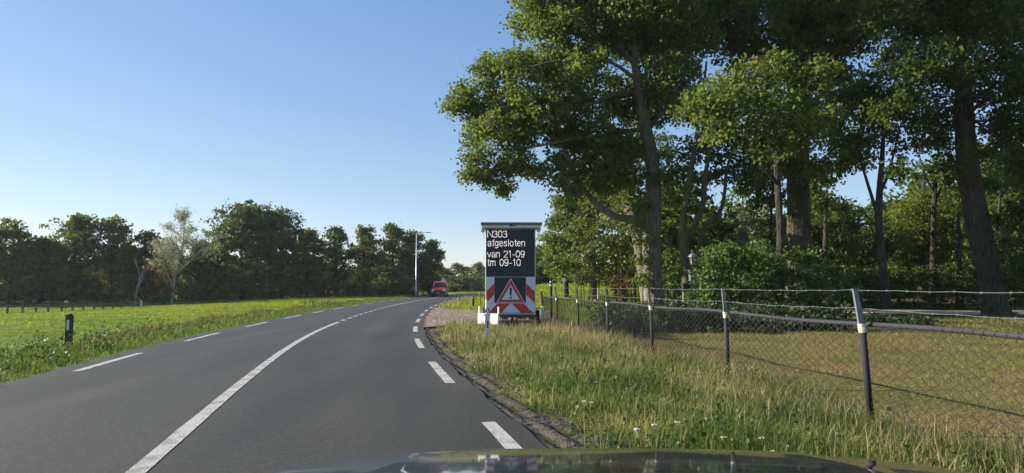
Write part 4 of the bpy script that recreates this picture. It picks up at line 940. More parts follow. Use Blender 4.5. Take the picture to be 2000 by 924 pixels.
for sx in (-1, 1):
    wl = MB().cyl((sx * .86, 1.0, .30), .30, .18, 'x', 24).build('wheel', M['tyre'], T, False); MB().cyl((sx * .955, 1.0, .30), .17, .02, 'x', 16).build('rim', M['silver'], wl)
    MB().tube([(sx * .86 - .13, .62, .35), (sx * .86 - .13, .7, .58), (sx * .86 - .13, 1.0, .68), (sx * .86 - .13, 1.3, .58), (sx * .86 - .13, 1.38, .35)], .02, 6).box((sx * .86, 1.0, .665), (.26, .7, .02)).build('mudguard', M['chassis'], T)
MB().box((tx(986), -.05, tzp(621)), (.20, .05, .10), bev=.01).build('tail_light', M['redlens'], T)
MB().box((tx(1038), -.05, tzp(621)), (.18, .05, .09), bev=.01).build('tail_light', M['redlens'], T)
MB().box((tx(1018), -.05, tzp(621)), (.36, .015, .09)).build('number_plate', M['plate'], T)
MB().tube([(tx(1001), -.05, .42), (tx(1001), -.05, .10)], .035, 10).tube([(tx(1001) - .07, -.05, .09), (tx(1001) + .07, -.05, .09)], .08, 12).build('support_leg', M['chassis'], T)
MB().tube([(tx(1041), .0, .5), (tx(1045), -.05, .05)], .03, 8).build('support_leg', M['galv'], T)
B_ = empty('barrier_board', (-.79, TY - .42, 0), R(-37), 'low white board on stakes standing at the left foot of the message trailer', 'barrier')
zb0, zb1 = tzp(632), tzp(611.3)
MB().box((0, 0, (zb0 + zb1) / 2), (.86, .03, zb1 - zb0), bev=.004).build('board', M['white'], B_)
for x in (-.13, .09): MB().box((x, -.018, zb1 - .05), (.045, .01, .045)).build('slot', M['black'], B_)
for x, t_, dy in ((-.40, 597.5, .04), (-.19, 585, .14), (.41, 598, .04)): MB().box((x, dy, tzp(t_) / 2), (.05, .05, tzp(t_)), bev=.004).build('stake', M['white'], B_)

# ================================================================== DELINEATOR POSTS, OTHER POSTS
def delineator(loc, label, dark, h=.84, rzv=0.0, refl='redlens', sc=1.0):
    root = empty('marker_post', loc, rzv, label, 'marker post')
    a, b_ = .058, .045
    prof = [(-a, -b_), (a, -b_), (a * .8, b_), (-a * .8, b_)]
    z1 = h - .17; z2 = h
    mb = MB(); V = [(x, y, -.1) for x, y in prof] + [(x, y, z1) for x, y in prof]; mb.add(V, [(3, 2, 1, 0), (4, 5, 6, 7)] + [(i, (i + 1) % 4, (i + 1) % 4 + 4, i + 4) for i in range(4)])
    mb.build('post_body', M['black'] if dark else M['dirtywhite'], root)
    k_ = 1.04
    V = [(x * k_, y * k_, z1 - (.05 if dark else .0)) for x, y in prof] + [(x * k_, y * k_, z2 - (.0 if y < 0 else .06)) for x, y in prof]
    for i in (4, 7): V[i] = (V[i][0], V[i][1], V[i][2] - .035)
    MB().add(V, [(3, 2, 1, 0), (4, 5, 6, 7)] + [(i, (i + 1) % 4, (i + 1) % 4 + 4, i + 4) for i in range(4)]).build('cap', M['black'] if dark else M['dirtywhite'], root)
    MB().box((0.0, -b_ - .007, h - .30 if not dark else h - .27), (.045, .012, .18 if not dark else .24), bev=.004).build('reflector', M['reflwhite'] if dark else M[refl], root)
    return root
dpst = delineator((P(952.5, 600, 17.6)[0], 17.6, 0), 'white marker post with a red reflector, in the grass before the message trailer', False, h=.76)
MB().tube([(-.045, -.01, .76), (-.045, -.01, .83), (-.02, -.01, .87), (.015, -.01, .865), (.035, -.01, .83), (.04, -.01, .76)], .014, 6).build('black_clip', M['black'], dpst)
delineator((-10.3, 16.0, 0), 'black marker post with a white reflector, in the weeds left of the road', True, h=.80, sc=1.2).scale = (1.15, 1.15, 1)
def stake(px, base, top, Y, mat, label, w_=.08, name='wooden_post', cat='post', lean=0.0, cap=None, z0=None):
    X = (px - 1000) / 1333. * Y; z0 = float(tz(X, Y)) if z0 is None else z0; zt = P(px, top, Y)[2]
    root = empty(name, (X, Y, z0), 0, label, cat); mb = MB()
    mb.tube([(0, 0, -.1), (lean * .5, 0, (zt - z0) * .5), (lean, 0, zt - z0)], [w_ / 2, w_ / 2, w_ / 2 * .92], 8); mb.build('post_shaft', mat, root)
    if cap == 'cap': MB().box((lean, 0, zt - z0 + .02), (w_ * 1.25, w_ * 1.25, .05), bev=.01).build('cap', M['white'], root)
    if cap == 'bands':
        for z_ in (.09, .22): MB().cyl((lean, 0, zt - z0 - z_), w_ / 2 * 1.08, .05, n=10).build('white_band', M['dirtywhite'], root)
    if cap == 'disc': MB().cyl((lean, -.03, zt - z0), .12, .02, 'y', 16).build('round_sign', M['white'], root)
    if cap == 'refl': MB().box((lean, -w_ / 2 - .006, zt - z0 - .12), (w_ * .55, .012, .14)).build('reflector', M['reflwhite'], root)
    return root
stake(897.5, 588, 575, 66, M['wood'], 'short brown post in the grass corner nearest the van', .14)
stake(924.5, 597, 578.5, 50, M['black'], 'stout black post with a pale reflector in the grass corner', .17, cap='refl')
stake(938, 594, 571, 54, M['greypaint'], 'taller thin dark post between the stout black post and the board', .10)
stake(946, 592, 569, 75, M['wood'], 'far brown post almost touching the left edge of the board', .10)
stake(1058.5, 616, 598, 23.8, M['white'], 'short white stake in the tall grass right of the message trailer', .085, lean=.02)
stake(1076, 618, 546, 26.3, M['postdark'], 'tall dark post with white bands at the far end of the chain link fence', .10, cap='bands')
stake(1101, 600, 547, 38, M['galv'], 'thin pole with a small round white disc beyond the fence end', .045, name='sign_pole', cat='sign', cap='disc')
stake(1168, 590, 563, 41, M['woodpale'], 'pale wooden stake at the edge of the bright field beyond the fence', .14)
stake(1173.5, 640, 606, 23, M['woodpale'], 'thin pale stick standing in the ground cover behind the chain link', .05) if False else stake(1229, 640, 604, 21.5, M['woodpale'], 'thin pale stick standing in the ground cover behind the chain link', .035)
stake(820, 578, 570, 100.5, M['white'], 'small white bollard in the grass beside the foot of the lamp post', .25)
# left field fence
FN = empty('field_fence', (-50, 70, -1), 0, 'low post and wire fence along the far side of the left meadow', 'fence')
fp = [(-30, 593), (-2, 594), (19.5, 592), (49, 588), (75, 592), (99, 586), (125, 590), (146, 589), (167, 588), (188, 588), (205, 587), (224, 586), (241, 581), (262, 584), (279, 579)]
tops = []
for i, (px, tp_) in enumerate(fp):
    Y = np.interp(px, [-30, 280], [68, 82]); X = (px - 1000) / 1333. * Y; z0 = float(tz(X, Y)); h = .78 + .22 * (px in (49, 99, 241))
    tops.append((X, Y, z0 + .6)); MB().box((X + 50, Y - 70, z0 + 1 + h / 2 - .05), (.15, .15, h + .1), bev=.01).build('post', M['wood'] if px != 279 else M['dirtywhite'], FN)
for dz in (0, -.25):
    MB().tube([(a + 50, b_ - 70, c + 1 + dz) for a, b_, c in tops], .018, 4).build('wire', M['wood'], FN)
Y = 72.; X = (132 - 1000) / 1333 * Y; z0 = float(tz(X, Y))
rt = empty('field_sign', (X, Y, z0), 0, 'small cream sign on a pole at the left meadow fence', 'sign')
MB().tube([(0, 0, -.1), (0, 0, 1.25)], .035, 6).build('pole', M['galv'], rt); MB().box((.08, -.05, 1.15), (.42, .02, .22)).build('sign_plate', M['cream'], rt)

# ================================================================== LAMP POSTS
def lamp(px, base, top, Y, label, arm=(2.0,), name='street_lamp', z0=None):
    X = (px - 1000) / 1333. * Y; z0 = float(tz(X, Y)) if z0 is None else z0; H = P(px, top, Y)[2] - z0
    root = empty(name, (X, Y, z0), 0, label, 'street lamp')
    MB().tube([(0, 0, -.1), (0, 0, 1.4), (0, 0, 1.5), (0, 0, H - .15)], [.13, .13, .09, .06], 12).build('pole', M['lampmetal'], root, True)
    for L in arm:
        s = 1 if L > 0 else -1
        MB().tube([(0, 0, H - .2), (s * .1, 0, H - .02), (s * .4, 0, H + .03), (L * .65, 0, H + .06)], .035, 8).build('arm', M['lampmetal'], root, True)
        hd = MB().box((L * .82, 0, H + .07), (abs(L) * .42, .26, .10), bev=.03).build('lamp_head', M['lampmetal'], root)
        MB().box((L * .82, 0, H + .012), (abs(L) * .3, .18, .02)).build('lens', M['glass'], hd)
    return root
lamp(813, 577, 455, 100, 'tall pale street lamp with a horizontal arm, left of the road bend', (2.1,))
lamp(1060, 560, 497, 105, 'distant street lamp whose head shows just right of the message board', (-1.0, .8), z0=1.0)

# lantern on gate posts
Y = 34.2; X = P(1355, 600, Y)[0]; zt = P(1355, 527, Y)[2]
gp = empty('gate_post', (X, Y, 0), 0, 'blue grey square gate post carrying the lantern, beside the mossy tree', 'gate post')
MB().box((0, 0, zt / 2 - .02), (.36, .36, zt - .1), bev=.015).build('shaft', M['greypaint'], gp); MB().box((0, 0, zt - .04), (.44, .44, .07), bev=.01).build('cap', M['greypaint'], gp)
ln = empty('lantern', (X, Y, zt), 0, 'old fashioned glass lantern on top of the gate post', 'lantern')
MB().cyl((0, 0, .12), .04, .24, n=10).cyl((0, 0, .25), .11, .04, n=12).build('stand', M['black'], ln)
MB().tube([(0, 0, .28), (0, 0, .64)], [.12, .20], 6).build('lantern_glass', M['glass'], ln)
mb = MB()
for k_ in range(6):
    a = 2 * math.pi * k_ / 6; mb.tube([(math.cos(a) * .125, math.sin(a) * .125, .27), (math.cos(a) * .205, math.sin(a) * .205, .65)], .012, 4)
mb.build('lantern_frame', M['black'], ln)
MB().tube([(0, 0, .64), (0, 0, .70), (0, 0, .84), (0, 0, .88), (0, 0, .95)], [.25, .22, .07, .04, .01], 6).build('lantern_roof', M['galv'], ln)
X2 = P(1341, 600, 33.6)[0]; zt = P(1341, 553, 33.6)[2]
g2 = empty('gate_post', (X2, 33.6, 0), 0, 'shorter blue grey gate post with a black top, in front of the mossy trunk', 'gate post')
MB().box((0, 0, (zt - .3) / 2), (.34, .3, zt - .3), bev=.01).build('shaft', M['greypaint'], g2); MB().box((.03, 0, zt - .22), (.46, .40, .44), bev=.02).build('letter_box', M['black'], g2)

# ================================================================== RED VAN
VY = 95.0; VX = float(np.interp(VY, RC[:, 1], RC[:, 0])) - 1.75 + .1
VX = P(860.5, 580, VY)[0] 
V_ = empty('van', (VX - .1, VY, 0.02), R(181), 'red van with headlights and dark bumper coming round the bend', 'van')
# local: +y is forward
def loft(name, secs, mat, parent, smooth=False):
    n = len(secs[0]); V = [p for s_ in secs for p in s_]; F = []
    for i in range(len(secs) - 1):
        for k_ in range(n - 1): F.append((i * n + k_, i * n + k_ + 1, (i + 1) * n + k_ + 1, (i + 1) * n + k_))
    F += [tuple(range(n)), tuple(range((len(secs) - 1) * n, len(secs) * n))]
    mb = MB(); mb.add(V, F); return mb.build(name, mat, parent, smooth)
def vsec(y, z0, z1, hw, hwt): return [(-hw, y, z0), (-hw * 1.0, y, z0 + (z1 - z0) * .45), (-hw * .99, y, z0 + (z1 - z0) * .55), (-hwt, y, z1 - .08), (-hwt * .88, y, z1), (hwt * .88, y, z1), (hwt, y, z1 - .08), (hw * .99, y, z0 + (z1 - z0) * .55), (hw, y, z0 + (z1 - z0) * .45), (hw, y, z0)]
loft('body', [vsec(2.40, .42, .78, .80, .74), vsec(2.30, .32, .98, .93, .85), vsec(1.75, .30, 1.16, .96, .84), vsec(1.55, .30, 1.22, .96, .84), vsec(.75, .30, 1.90, .96, .76), vsec(.2, .30, 1.97, .96, .78), vsec(-2.35, .30, 1.95, .96, .80), vsec(-2.5, .4, 1.85, .93, .78)], M['vanred'], V_)
mb = MB(); mb.poly([(-.80, 1.53, 1.27), (.80, 1.53, 1.27), (.68, .82, 1.85), (-.68, .82, 1.85)], (0, .03, .03)); ws = mb.build('windscreen', M['glassdark'], V_)
for sx in (-1, 1):
    MB().poly([(sx * .975, 1.15, 1.15), (sx * .975, .05, 1.15), (sx * .83, .05, 1.78), (sx * .85, .72, 1.75)], (sx * .012, 0, 0)).build('side_window', M['glassdark'], V_)
    MB().poly([(sx * .975, -.9, 1.15), (sx * .975, -2.2, 1.15), (sx * .84, -2.2, 1.75), (sx * .84, -.9, 1.75)], (sx * .012, 0, 0)).build('side_panel', M['white'], V_)
    hl = MB().box((sx * .74, 2.30, .84), (.34, .16, .22), bev=.05).build('headlight', M['headlight'], V_)
    MB().box((sx * 1.08, 1.15, 1.28), (.20, .12, .26), bev=.03).build('wing_mirror', M['vandark'], V_)
    for wy in (1.55, -1.55):
        wl = MB().cyl((sx * .86, wy, .33), .33, .22, 'x', 22).build('wheel', M['tyre'], V_); MB().cyl((sx * .975, wy, .33), .20, .02, 'x', 16).build('rim', M['silver'], wl)
MB().box((0, 2.42, .50), (1.80, .16, .30), bev=.05).build('bumper', M['vandark'], V_)
MB().box((0, 2.43, .74), (.95, .06, .12), bev=.02).build('grille', M['vandark'], V_)
MB().box((0, 2.52, .50), (.52, .02, .11)).build('number_plate', M['plate'], V_)
V_.scale = (1, 1, 1.07)
L_ = empty('roof_load', (VX + .25, VY + 1.2, 2.13), R(181), 'cream wedge shaped load tied on the roof of the red van', 'load')
MB().poly([(-.42, .6, 0), (.38, .6, 0), (.02, .5, .5), (-.08, .5, .5)], (0, -.9, 0)).build('sheeted_load', M['cream'], L_)

# ================================================================== CHAIN LINK FENCE
posts_y = [3.75, 7.0, 10.25, 13.6, 16.9, 20.1, 23.2]
CF = empty('chain_link_fence', (0, 0, 0), 0, 'long chain link fence with grey top rail and two barbed wires, between verge and lawn', 'fence')
fx_ = lambda y: float(fence_x(y)) + (.0 if y < 20 else -.06 * (y - 20) * .2)
def rail_z(y): return 1.03 + .015 * math.sin(y * 1.3)
for i, y in enumerate(posts_y):
    x = fx_(y); ln_ = -.095 if i == 1 else (-.04 - .02 * (i % 2)); h = 1.06
    p_ = MB().tube([(x, y, -.15), (x + ln_ * .7, y, h)], .034, 12).build('post', M['postdark'], CF, True)
    # angle iron extension
    a0 = Vector((x + ln_ * .72, y, h - .05)); a1 = Vector((x + ln_ * 1.25 - .01, y, 1.40))
    ex = MB(); ex.poly([a0 + Vector((-.027, -.02, 0)), a0 + Vector((.030, -.02, 0)), a1 + Vector((.022, -.02, 0)), a1 + Vector((-.020, -.02, 0))], (0, .006, 0))
    ex.poly([a0 + Vector((-.027, -.02, 0)), a1 + Vector((-.020, -.02, 0)), a1 + Vector((-.020, .02, 0)), a0 + Vector((-.027, .02, 0))], (.005, 0, 0))
    ex.build('extension', M['galv'], p_)
    MB().tube([(x + ln_ * .62, y, .955), (x + ln_ * .64, y, .99), (x + ln_ * .67, y, 1.01), (x + ln_ * .69, y, 1.045)], [.038, .043, .040, .044], 12).build('tape', M['cream'], p_)
ys = np.linspace(2.2, 25.6, 120)
MB().tube([(fx_(y) - .005 * math.sin(y * 2) + .042, y, rail_z(y) - .0 - .02 * abs(math.sin((y - .5) * math.pi / 3.3)) * 0) for y in ys], .024, 10, phase=.3).build('top_rail', M['rail'], CF, True)
# woven mesh: zigzag wires, joined
px_ = .086; cell = .043; y0_, y1_ = 2.3, 25.9; H0 = .02
nw = int((y1_ - y0_) / px_); nz = 24; Vv = []; Ff = []
zs_ = np.linspace(0, 1, nz)
rw = .0031
cols = []
for i in range(nw):
    yb = y0_ + i * px_
    yy = yb + np.where((np.arange(nz) + i) % 2 == 0, -cell, cell) * .99
    dd = np.where((np.arange(nz) + i) % 2 == 0, -.003, .003)
    bul = .02 * np.sin(yb * 1.9 + zs_ * 3) * np.sin(np.pi * zs_)
    xw = np.array([fx_(v) for v in yy]) - .036 + dd + bul
    zw = H0 + (rail_z(yb) - .0 - H0) * zs_ + .012 * math.sin(yb * 2.3)
    cols.append(np.stack([xw, yy, zw], 1))
cols = np.array(cols)                                   # nw,nz,3
rwv = (rw + .00022 * np.maximum(0, cols[:, :, 1] - 7))[..., None]
ofs = np.array([(1, 0, 0), (-.5, 0, .87), (-.5, 0, -.87)])
Vm = (cols[:, :, None, :] + ofs[None, None] * rwv[..., None, :]).reshape(-1, 3)
i0 = (np.arange(nw)[:, None] * nz + np.arange(nz - 1)[None]).reshape(-1) * 3
fm = np.concatenate([np.stack([i0 + a, i0 + (a + 1) % 3, i0 + 3 + (a + 1) % 3, i0 + 3 + a], 1) for a in range(3)])
tag(link('wire_mesh', npmesh('wire_mesh', Vm, fm, M['wiredark'], False), CF), kind='stuff')
mb = MB()
for k_ in range(int((14 - 2.4) / .11)):
    y = 2.4 + k_ * .11; x = fx_(y)
    mb.tube([(x - .0 , y, rail_z(y) - .045), (x + .01, y, rail_z(y) - .012), (x + .04, y + .006, rail_z(y) + .030), (x + .072, y + .01, rail_z(y) + .004)], .0035, 4, False)
tag(mb.build('tie_wires', M['wiredark'], CF), kind='stuff')
for hz_, sg in ((1.385, .012), (1.20, .02)):
    mb = MB(); pts = []
    for y in np.linspace(2.2, 23.3, 90):
        pts.append((fx_(y) - .07 + (.0 if hz_ > 1.3 else .02), y, hz_ - sg * abs(math.sin((y - 3.75) * math.pi / 3.3)) + .004 * math.sin(y * 9)))
    mb.tube(pts, .0022, 4)
    for y in np.arange(2.4, 16, .28):
        c = Vector((fx_(y) - .07 + (.0 if hz_ > 1.3 else .02), y, hz_ - sg * abs(math.sin((y - 3.75) * math.pi / 3.3)) + .004 * math.sin(y * 9)))
        for a in (.9, 2.4, 4.0): mb.tube([c - Vector((math.cos(a), .3, math.sin(a))) * .012, c + Vector((math.cos(a), .3, math.sin(a))) * .014], .0015, 3)
    mb.build('barbed_wire', M['wire'], CF)
# fence end brace posts
MB().tube([(fx_(25.6), 25.7, -.1), (fx_(25.6) - .12, 25.7, 1.25)], .05, 8).build('end_post', M['wood'], CF)

# ================================================================== OUR CAR BONNET
CR = empty('car', (.24, 0, 0), 0, 'front of the dark car the view is taken from, glossy bonnet along the bottom edge', 'car')
tv = [0.9, 1.45, 1.85, 1.94, 2.0, 2.05, 2.10, 2.16]; td = [5.2, 6.2, 8.3, 10.5, 14, 28, 55, 80]
vv = np.concatenate([np.linspace(.9, 1.9, 40), np.linspace(1.905, 2.16, 40)]); sl = np.tan(np.radians(np.interp(vv, tv, td)))
zc = np.concatenate([[0], np.cumsum(-(sl[1:] + sl[:-1]) / 2 * np.diff(vv))]); zc = zc - np.interp(2.0, vv, zc) + .957
uu = np.concatenate([np.linspace(-.90, .90, 61)])
Vb = []
for u in uu:
    c = .25 * (abs(u) / .88)**3
    for v, z in zip(vv, zc):
        edge = .05 * max(0, (abs(u) - .78) / .12)**2
        crease = .004 * math.exp(-((abs(u) - .52) / .03)**2)
        Vb.append((u * (1 - .02 * (v - 1)), v - c * (v - .9) / 1.1, z - edge + crease))
nu, nv = len(uu), len(vv); ib = np.arange(nu * nv).reshape(nu, nv)
Fb = np.stack([ib[:-1, :-1], ib[1:, :-1], ib[1:, 1:], ib[:-1, 1:]], -1).reshape(-1, 4)
link('bonnet', npmesh('bonnet', np.array(Vb), Fb, M['carpaint'], True), CR)
def nose(u): return 2.16 - .25 * (abs(u) / .88)**3 * 1.14
zn = zc[-1]
V = []; us = np.linspace(-.9, .9, 25)
for u in us:
    for (dy, z) in ((.0, zn + .0), (.03, zn - .10), (.06, .62), (.10, .55), (.10, .40), (.02, .25), (-.25, .22)): V.append((u * .978, nose(u) + dy, z))
ib = np.arange(25 * 7).reshape(25, 7); Fb = np.stack([ib[:-1, :-1], ib[1:, :-1], ib[1:, 1:], ib[:-1, 1:]], -1).reshape(-1, 4)
link('bumper', npmesh('bumper', np.array(V), Fb, M['carpaint'], True), CR)
gr = MB()
for k_ in range(5): gr.tube([(u, nose(u) + .075 + .012, .52 + k_ * .04) for u in np.linspace(-.42, .42, 9)], .012, 6)
gr.build('grille', M['black'], CR)
for sx in (-1, 1):
    MB().box((sx * .70, nose(.70) + .055, .66), (.30, .08, .12), bev=.03).build('headlight', M['headlight'], CR)
    V = []; 
    for y in np.linspace(.9, 1.9, 9):
        for (dx, z) in ((.885, .90), (.93, .86), (.945, .75), (.94, .66)): V.append((sx * dx, y, z - (.04 if y > 1.8 else 0)))
    ib = np.arange(36).reshape(9, 4); Fb = np.stack([ib[:-1, :-1], ib[1:, :-1], ib[1:, 1:], ib[:-1, 1:]], -1).reshape(-1, 4)
    link('wing', npmesh('wing', np.array(V), Fb if sx < 0 else Fb[:, ::-1], M['carpaint'], True), CR)
    wl = MB().cyl((sx * .82, 1.35, .33), .33, .22, 'x', 28).build('wheel', M['tyre'], CR); MB().cyl((sx * .935, 1.35, .33), .22, .02, 'x', 20).build('rim', M['silver'], wl)

# ================================================================== GRASS
def region(n, x0, x1, y0, y1, test, pw=1.0):
    """more roots where the ground is nearer"""
    f = rng.random(n); y = y0 * (y1 / y0)**(f**pw); x = x0 + rng.random(n) * (x1 - x0)
    k_ = test(x, y); x, y = x[k_], y[k_]; return np.column_stack([x, y, tz(x, y) - .03])
def patch(x, y, s, ph=0): return .5 + .25 * (np.sin(x * s + ph) * np.cos(y * s * .8 + ph * 2) + np.sin((x + y) * s * 1.9 + ph * 3) * np.sin((x - y) * s * .7))
# right verge
vt = lambda x, y: (road_off(x, y) > REDGE + .42 + .16 * np.sin(y * 1.9) + .1 * np.sin(y * 5.1)) & (x < fence_x(y) + .35) & (y < 25.8) & ~in_drive(x, y)
p = region(150000, -4, 5.2, 2.6, 25.8, vt, .85)
n = len(p); pc = patch(p[:, 0], p[:, 1], 1.6, .7); tall = ss(.35, .75, pc); df = ss(1.2, .0, fence_x(p[:, 1]) - p[:, 0])
edge = ss(0, .8, road_off(p[:, 0], p[:, 1]) - REDGE - .4)
h = (.08 + .12 * edge + .13 * tall * edge + .05 * df) * rng.uniform(.5, 1.35, n) * (1 - .28 * ss(10, 5, p[:, 1]))
wd = .0055 + .00045 * p[:, 1]
tone = np.clip(.9 * rng.beta(2, 3, n) + .35 * df * rng.random(n) + .25 * (ss(8, 18, p[:, 1])) + .9 * (patch(p[:, 0], p[:, 1], 1.9, 2.1) - .5) * 1.4 - .12 * ss(10, 5, p[:, 1]), 0, .999)
tag(blades('verge_grass', p, h, wd, rng.uniform(.15, .9, n), M['gr_verge'], tone, 2), kind='stuff', cat=None)
p = region(30000, -2.5, 5.6, 2.8, 25.8, lambda x, y: vt(x, y) & (rng.random(len(x)) < .16 + .55 * ss(1.7, .1, fence_x(y) - x) + .5 * ss(9, 17, y) * (patch(x, y, 1.7, 4) > .48)), .8)
n = len(p); tag(blades('dry_grass', p, rng.uniform(.25, .62, n) * (1 - .3 * ss(22, 8, p[:, 1])), .0035 + .00042 * p[:, 1], rng.uniform(.05, .5, n), M['gr_dry'], rng.random(n), 2, curl=.2), kind='stuff')
# rusty weeds by the near fence and the far one
p = region(9000, 1, 5.6, 3.0, 25, lambda x, y: (np.abs(x - fence_x(y)) < .6) & (patch(x, y, 1.1, 5.5) > .56), .8)
n = len(p); tag(blades('brown_weeds', p, rng.uniform(.25, .55, n), .004 + .0004 * p[:, 1], rng.uniform(.1, .6, n), M['gr_brown'], rng.random(n), 2), kind='stuff')
# mossy fringe creeping over the shoulder
p = region(9000, -5, 3, 3.0, 25, lambda x, y: (road_off(x, y) > REDGE + .06) & (road_off(x, y) < REDGE + .62) & (patch(x, y, 4.0, 1) > .55) & ~in_drive(x, y), .8)
n = len(p); p[:, 2] += .0; tag(blades('fringe_grass', p, rng.uniform(.02, .07, n), .006 + .0004 * p[:, 1], rng.uniform(.3, 1.2, n), M['gr_verge'], rng.random(n), 1), kind='stuff')
# lawn
lt = lambda x, y: (x > fence_x(y)) & (y < 36) & ~((y > 35) & (x > 16)) & ~((y > 22.3) & (x < 15)) & (x < 32)
p = region(120000, 2, 32, 3.0, 36, lt, .9)
n = len(p); dryp = patch(p[:, 0], p[:, 1] * 1.5, .55, 3.0)
tag(blades('lawn_grass', p, rng.uniform(.025, .06, n) * (1 + .04 * p[:, 1]), .006 + .0009 * p[:, 1], rng.uniform(.2, 1.2, n), M['gr_lawn'], np.clip(1.1 * dryp + .35 * rng.random(n) - .38, 0, .999), 1), kind='stuff')
# left verge: fringe, weeds, brown stalks
lo = lambda x, y: -(road_off(x, y)) + LEDGE
lvt = lambda x, y: (lo(x, y) > .04 + .08 * np.sin(y * 2.3)) & (lo(x, y) < 2.2)
p = region(120000, -18, -2, 6.5, 110, lvt, .95)
n = len(p); e = lo(p[:, 0], p[:, 1]); pc = patch(p[:, 0], p[:, 1], 1.1, 1.4)
tag(blades('left_verge_grass', p, (.09 + .11 * ss(0, .9, e) + .06 * pc * ss(.3, 1.2, e)) * (1 - .45 * ss(1.4, 2.6, e)) * rng.uniform(.6, 1.3, n), .007 + .0006 * p[:, 1], rng.uniform(.2, 1.0, n), M['gr_verge'], .72 * rng.random(n), 2), kind='stuff')
p = region(190000, -22, -2, 7, 105, lambda x, y: (lo(x, y) > 1.3) & (lo(x, y) < 2.6 + .4 * np.sin(y * .7)) & (patch(x, y, .9, 2.4) > .42), .95)
n = len(p); br = ss(13, 18, p[:, 1]); kk = rng.random(n) < .12 + .88 * br; p = p[kk]; n = len(p)
tag(blades('brown_stalks', p, rng.uniform(.12, .32, n), .007 + .0009 * p[:, 1], rng.uniform(.1, .7, n), M['gr_brown'], rng.random(n), 2), kind='stuff')
# leafy weeds (nettles, docks) near the left marker
p = region(5200, -16, -5, 8, 40, lambda x, y: (lo(x, y) > .45) & (lo(x, y) < 2.4) & (rng.random(len(x)) < .6 * ss(26, 13, y)), .9)
LCs = []; 
for q_ in p:
    hh = rng.uniform(.15, .55); m = 9; tt = rng.random(m); LCs.append(q_ + np.column_stack([rng.normal(0, .07, m), rng.normal(0, .07, m), .04 + tt * hh]))
LCs = np.concatenate(LCs); tag(leafcloud('leafy_weeds', LCs, rng.uniform(.04, .10, len(LCs)), M['weed'], rng.random(len(LCs)), up=.5), kind='stuff')
p = region(1500, -1.5, 5, 3.5, 20, vt, .8); LCs = []
for q_ in p:
    hh = rng.uniform(.08, .3); m = 8; tt = rng.random(m); LCs.append(q_ + np.column_stack([rng.normal(0, .06, m), rng.normal(0, .06, m), .03 + tt * hh]))
LCs = np.concatenate(LCs); tag(leafcloud('verge_herbs', LCs, rng.uniform(.03, .07, len(LCs)), M['weed'], rng.random(len(LCs)), up=.5), kind='stuff')
# meadow
mt = lambda x, y: (lo(x, y) > 2.2) & (x > -95) & (y < 84 + 30 * np.clip((x + 66) / 52, 0, 1))
p = region(420000, -95, -8, 9, 116, mt, .62); kk = np.abs(p[:, 0]) < p[:, 1] * .80 + 4; p = p[kk]
n = len(p); tag(blades('meadow_grass', p, rng.uniform(.025, .055, n) * (1 + .012 * p[:, 1]), .006 + .0010 * p[:, 1], rng.uniform(.5, 2.2, n), M['gr_mead'], np.clip(.55 * patch(p[:, 0], p[:, 1], .35, 1.1) + .5 * rng.random(n), 0, .999), 1), kind='stuff')
# grass corner beyond the brick road, and bright field behind
p = region(60000, -9, 14, 24, 120, lambda x, y: (road_off(x, y) > REDGE + .2) & ~in_drive(x, y) & (y > 25.5) & ~((x > 3.2) & (y < 42)) & (y < 100) & (x < 13), .8)
n = len(p); nearb = ss(60, 44, p[:, 1]) * ss(2.5, .5, road_off(p[:, 0], p[:, 1]) - REDGE)
tag(blades('field_grass', p, rng.uniform(.08, .20, n) * (1 + 1.2 * nearb), .014 + .0012 * p[:, 1], rng.uniform(.2, 1.0, n), M['gr_mead'], rng.random(n), 1), kind='stuff')
p = region(7000, -9, 3, 42, 90, lambda x, y: (road_off(x, y) > REDGE + .3) & (road_off(x, y) < REDGE + 1.8) & ~in_drive(x, y), .8)
n = len(p); tag(blades('pale_roadside_grass', p, rng.uniform(.25, .5, n), .03 + .0005 * p[:, 1], rng.uniform(.1, .6, n), M['gr_dry'], rng.random(n), 1), kind='stuff')
p = region(16000, -30, 30, 120, 172, lambda x, y: (np.abs(road_off(x, y)) > 3.6) & (x > -22), 1); n = len(p)
tag(blades('far_verge_grass', p, rng.uniform(.2, .45, n), .16, rng.uniform(.2, .9, n), M['gr_mead'], rng.random(n), 1), kind='stuff')

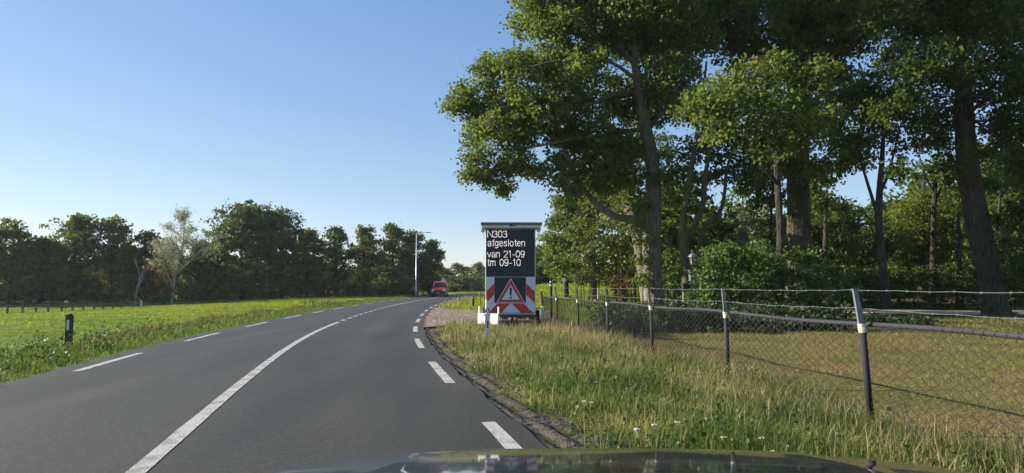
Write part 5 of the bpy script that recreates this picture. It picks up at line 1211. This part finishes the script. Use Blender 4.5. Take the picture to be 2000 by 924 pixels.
# yarrow and dried umbels: single plants
def umbel_plant(name, label, group, spots, mat, hr, hs, cat):
    src = None
    for i, (x, y) in enumerate(spots):
        lb_ = label if isinstance(label, str) else label[i]
        z = float(tz(x, y)) - .03
        if src is None or i % 4 == 0:
            h = hs * random.uniform(.85, 1.15); root = empty(name, (x, y, z), random.uniform(0, 6), lb_, cat, group)
            MB().tube([(0, 0, 0), (.01, .01, h * .5), (.02, -.01, h)], .003, 4).build('stem', M['gr_dry'] if mat is M['flower'] else M['seedhead'], root)
            mb = MB()
            for k_ in range(26):
                a = random.uniform(0, 6.28); r_ = hr * math.sqrt(random.random()); c = Vector((.02 + math.cos(a) * r_, -.01 + math.sin(a) * r_, h + .008 - r_ * r_ * 3 + random.uniform(0, .006)))
                mb.box(c, (.011, .011, .006), Matrix.Rotation(a, 3, 'Z'))
                if k_ % 3 == 0: mb.tube([(.02, -.01, h - .05), c], .0012, 3, False)
            mb.build('flower_head', mat, root); src = root
        else:
            r2 = src.copy(); COL.objects.link(r2); r2.location = (x, y, z); r2.rotation_euler = (0, 0, random.uniform(0, 6)); r2['label'] = lb_
            for ch in list(src.children):
                if ch.name.split('.')[0] in ('stem', 'flower_head'): c2 = ch.copy(); COL.objects.link(c2); c2.parent = r2
def gpt(px, py): Y = CAM_H * 1333 / (py - 560) ; return ((px - 1000) / 1333 * Y, Y)
white_ = [(1160, 727), (1150, 770), (1136, 768), (1235, 822), (1268, 820), (1320, 818), (1402, 848), (1480, 848), (1527, 860), (1508, 872)]
umbel_plant('yarrow_plant', [('white flat topped flower ' + t_) for t_ in ('farthest up the verge, near the dark seed heads', 'left of a close pair halfway up the verge', 'right of a close pair halfway up the verge', 'left one of three in a row below the pair', 'middle one of three in a row below the pair', 'right one of three in a row below the pair', 'left of the small cluster near the bonnet', 'topmost of the small cluster near the bonnet', 'rightmost of the small cluster near the bonnet', 'lowest of the small cluster, closest to the bonnet')], 'white flowers in the right verge', [gpt(a, b_ + 28) for a, b_ in white_], M['flower'], .028, .16, 'flower')
rnd_ = random.Random(9)
brn = [(rnd_.uniform(1120, 1330), rnd_.uniform(705, 790)) for _ in range(22)]
umbel_plant('seed_head_plant', 'dark dried flower head standing in the tall right verge grass', 'dark dried seed heads in the verge', [gpt(a, b_ + 20) for a, b_ in brn], M['seedhead'], .028, .38, 'dried flower')

# ================================================================== AIR
m = bpy.data.materials.new('haze_air'); m.use_nodes = True; nt = m.node_tree; nt.nodes.clear()
o_ = nt.nodes.new('ShaderNodeOutputMaterial'); v_ = nt.nodes.new('ShaderNodeVolumePrincipled')
v_.inputs['Color'].default_value = (.9, .94, 1, 1); v_.inputs['Density'].default_value = .0002; v_.inputs['Anisotropy'].default_value = .3
nt.links.new(v_.outputs[0], o_.inputs['Volume'])
tag(MB().box((0, 1100, 14), (3300, 3100, 34)).build('haze', m), kind='stuff')
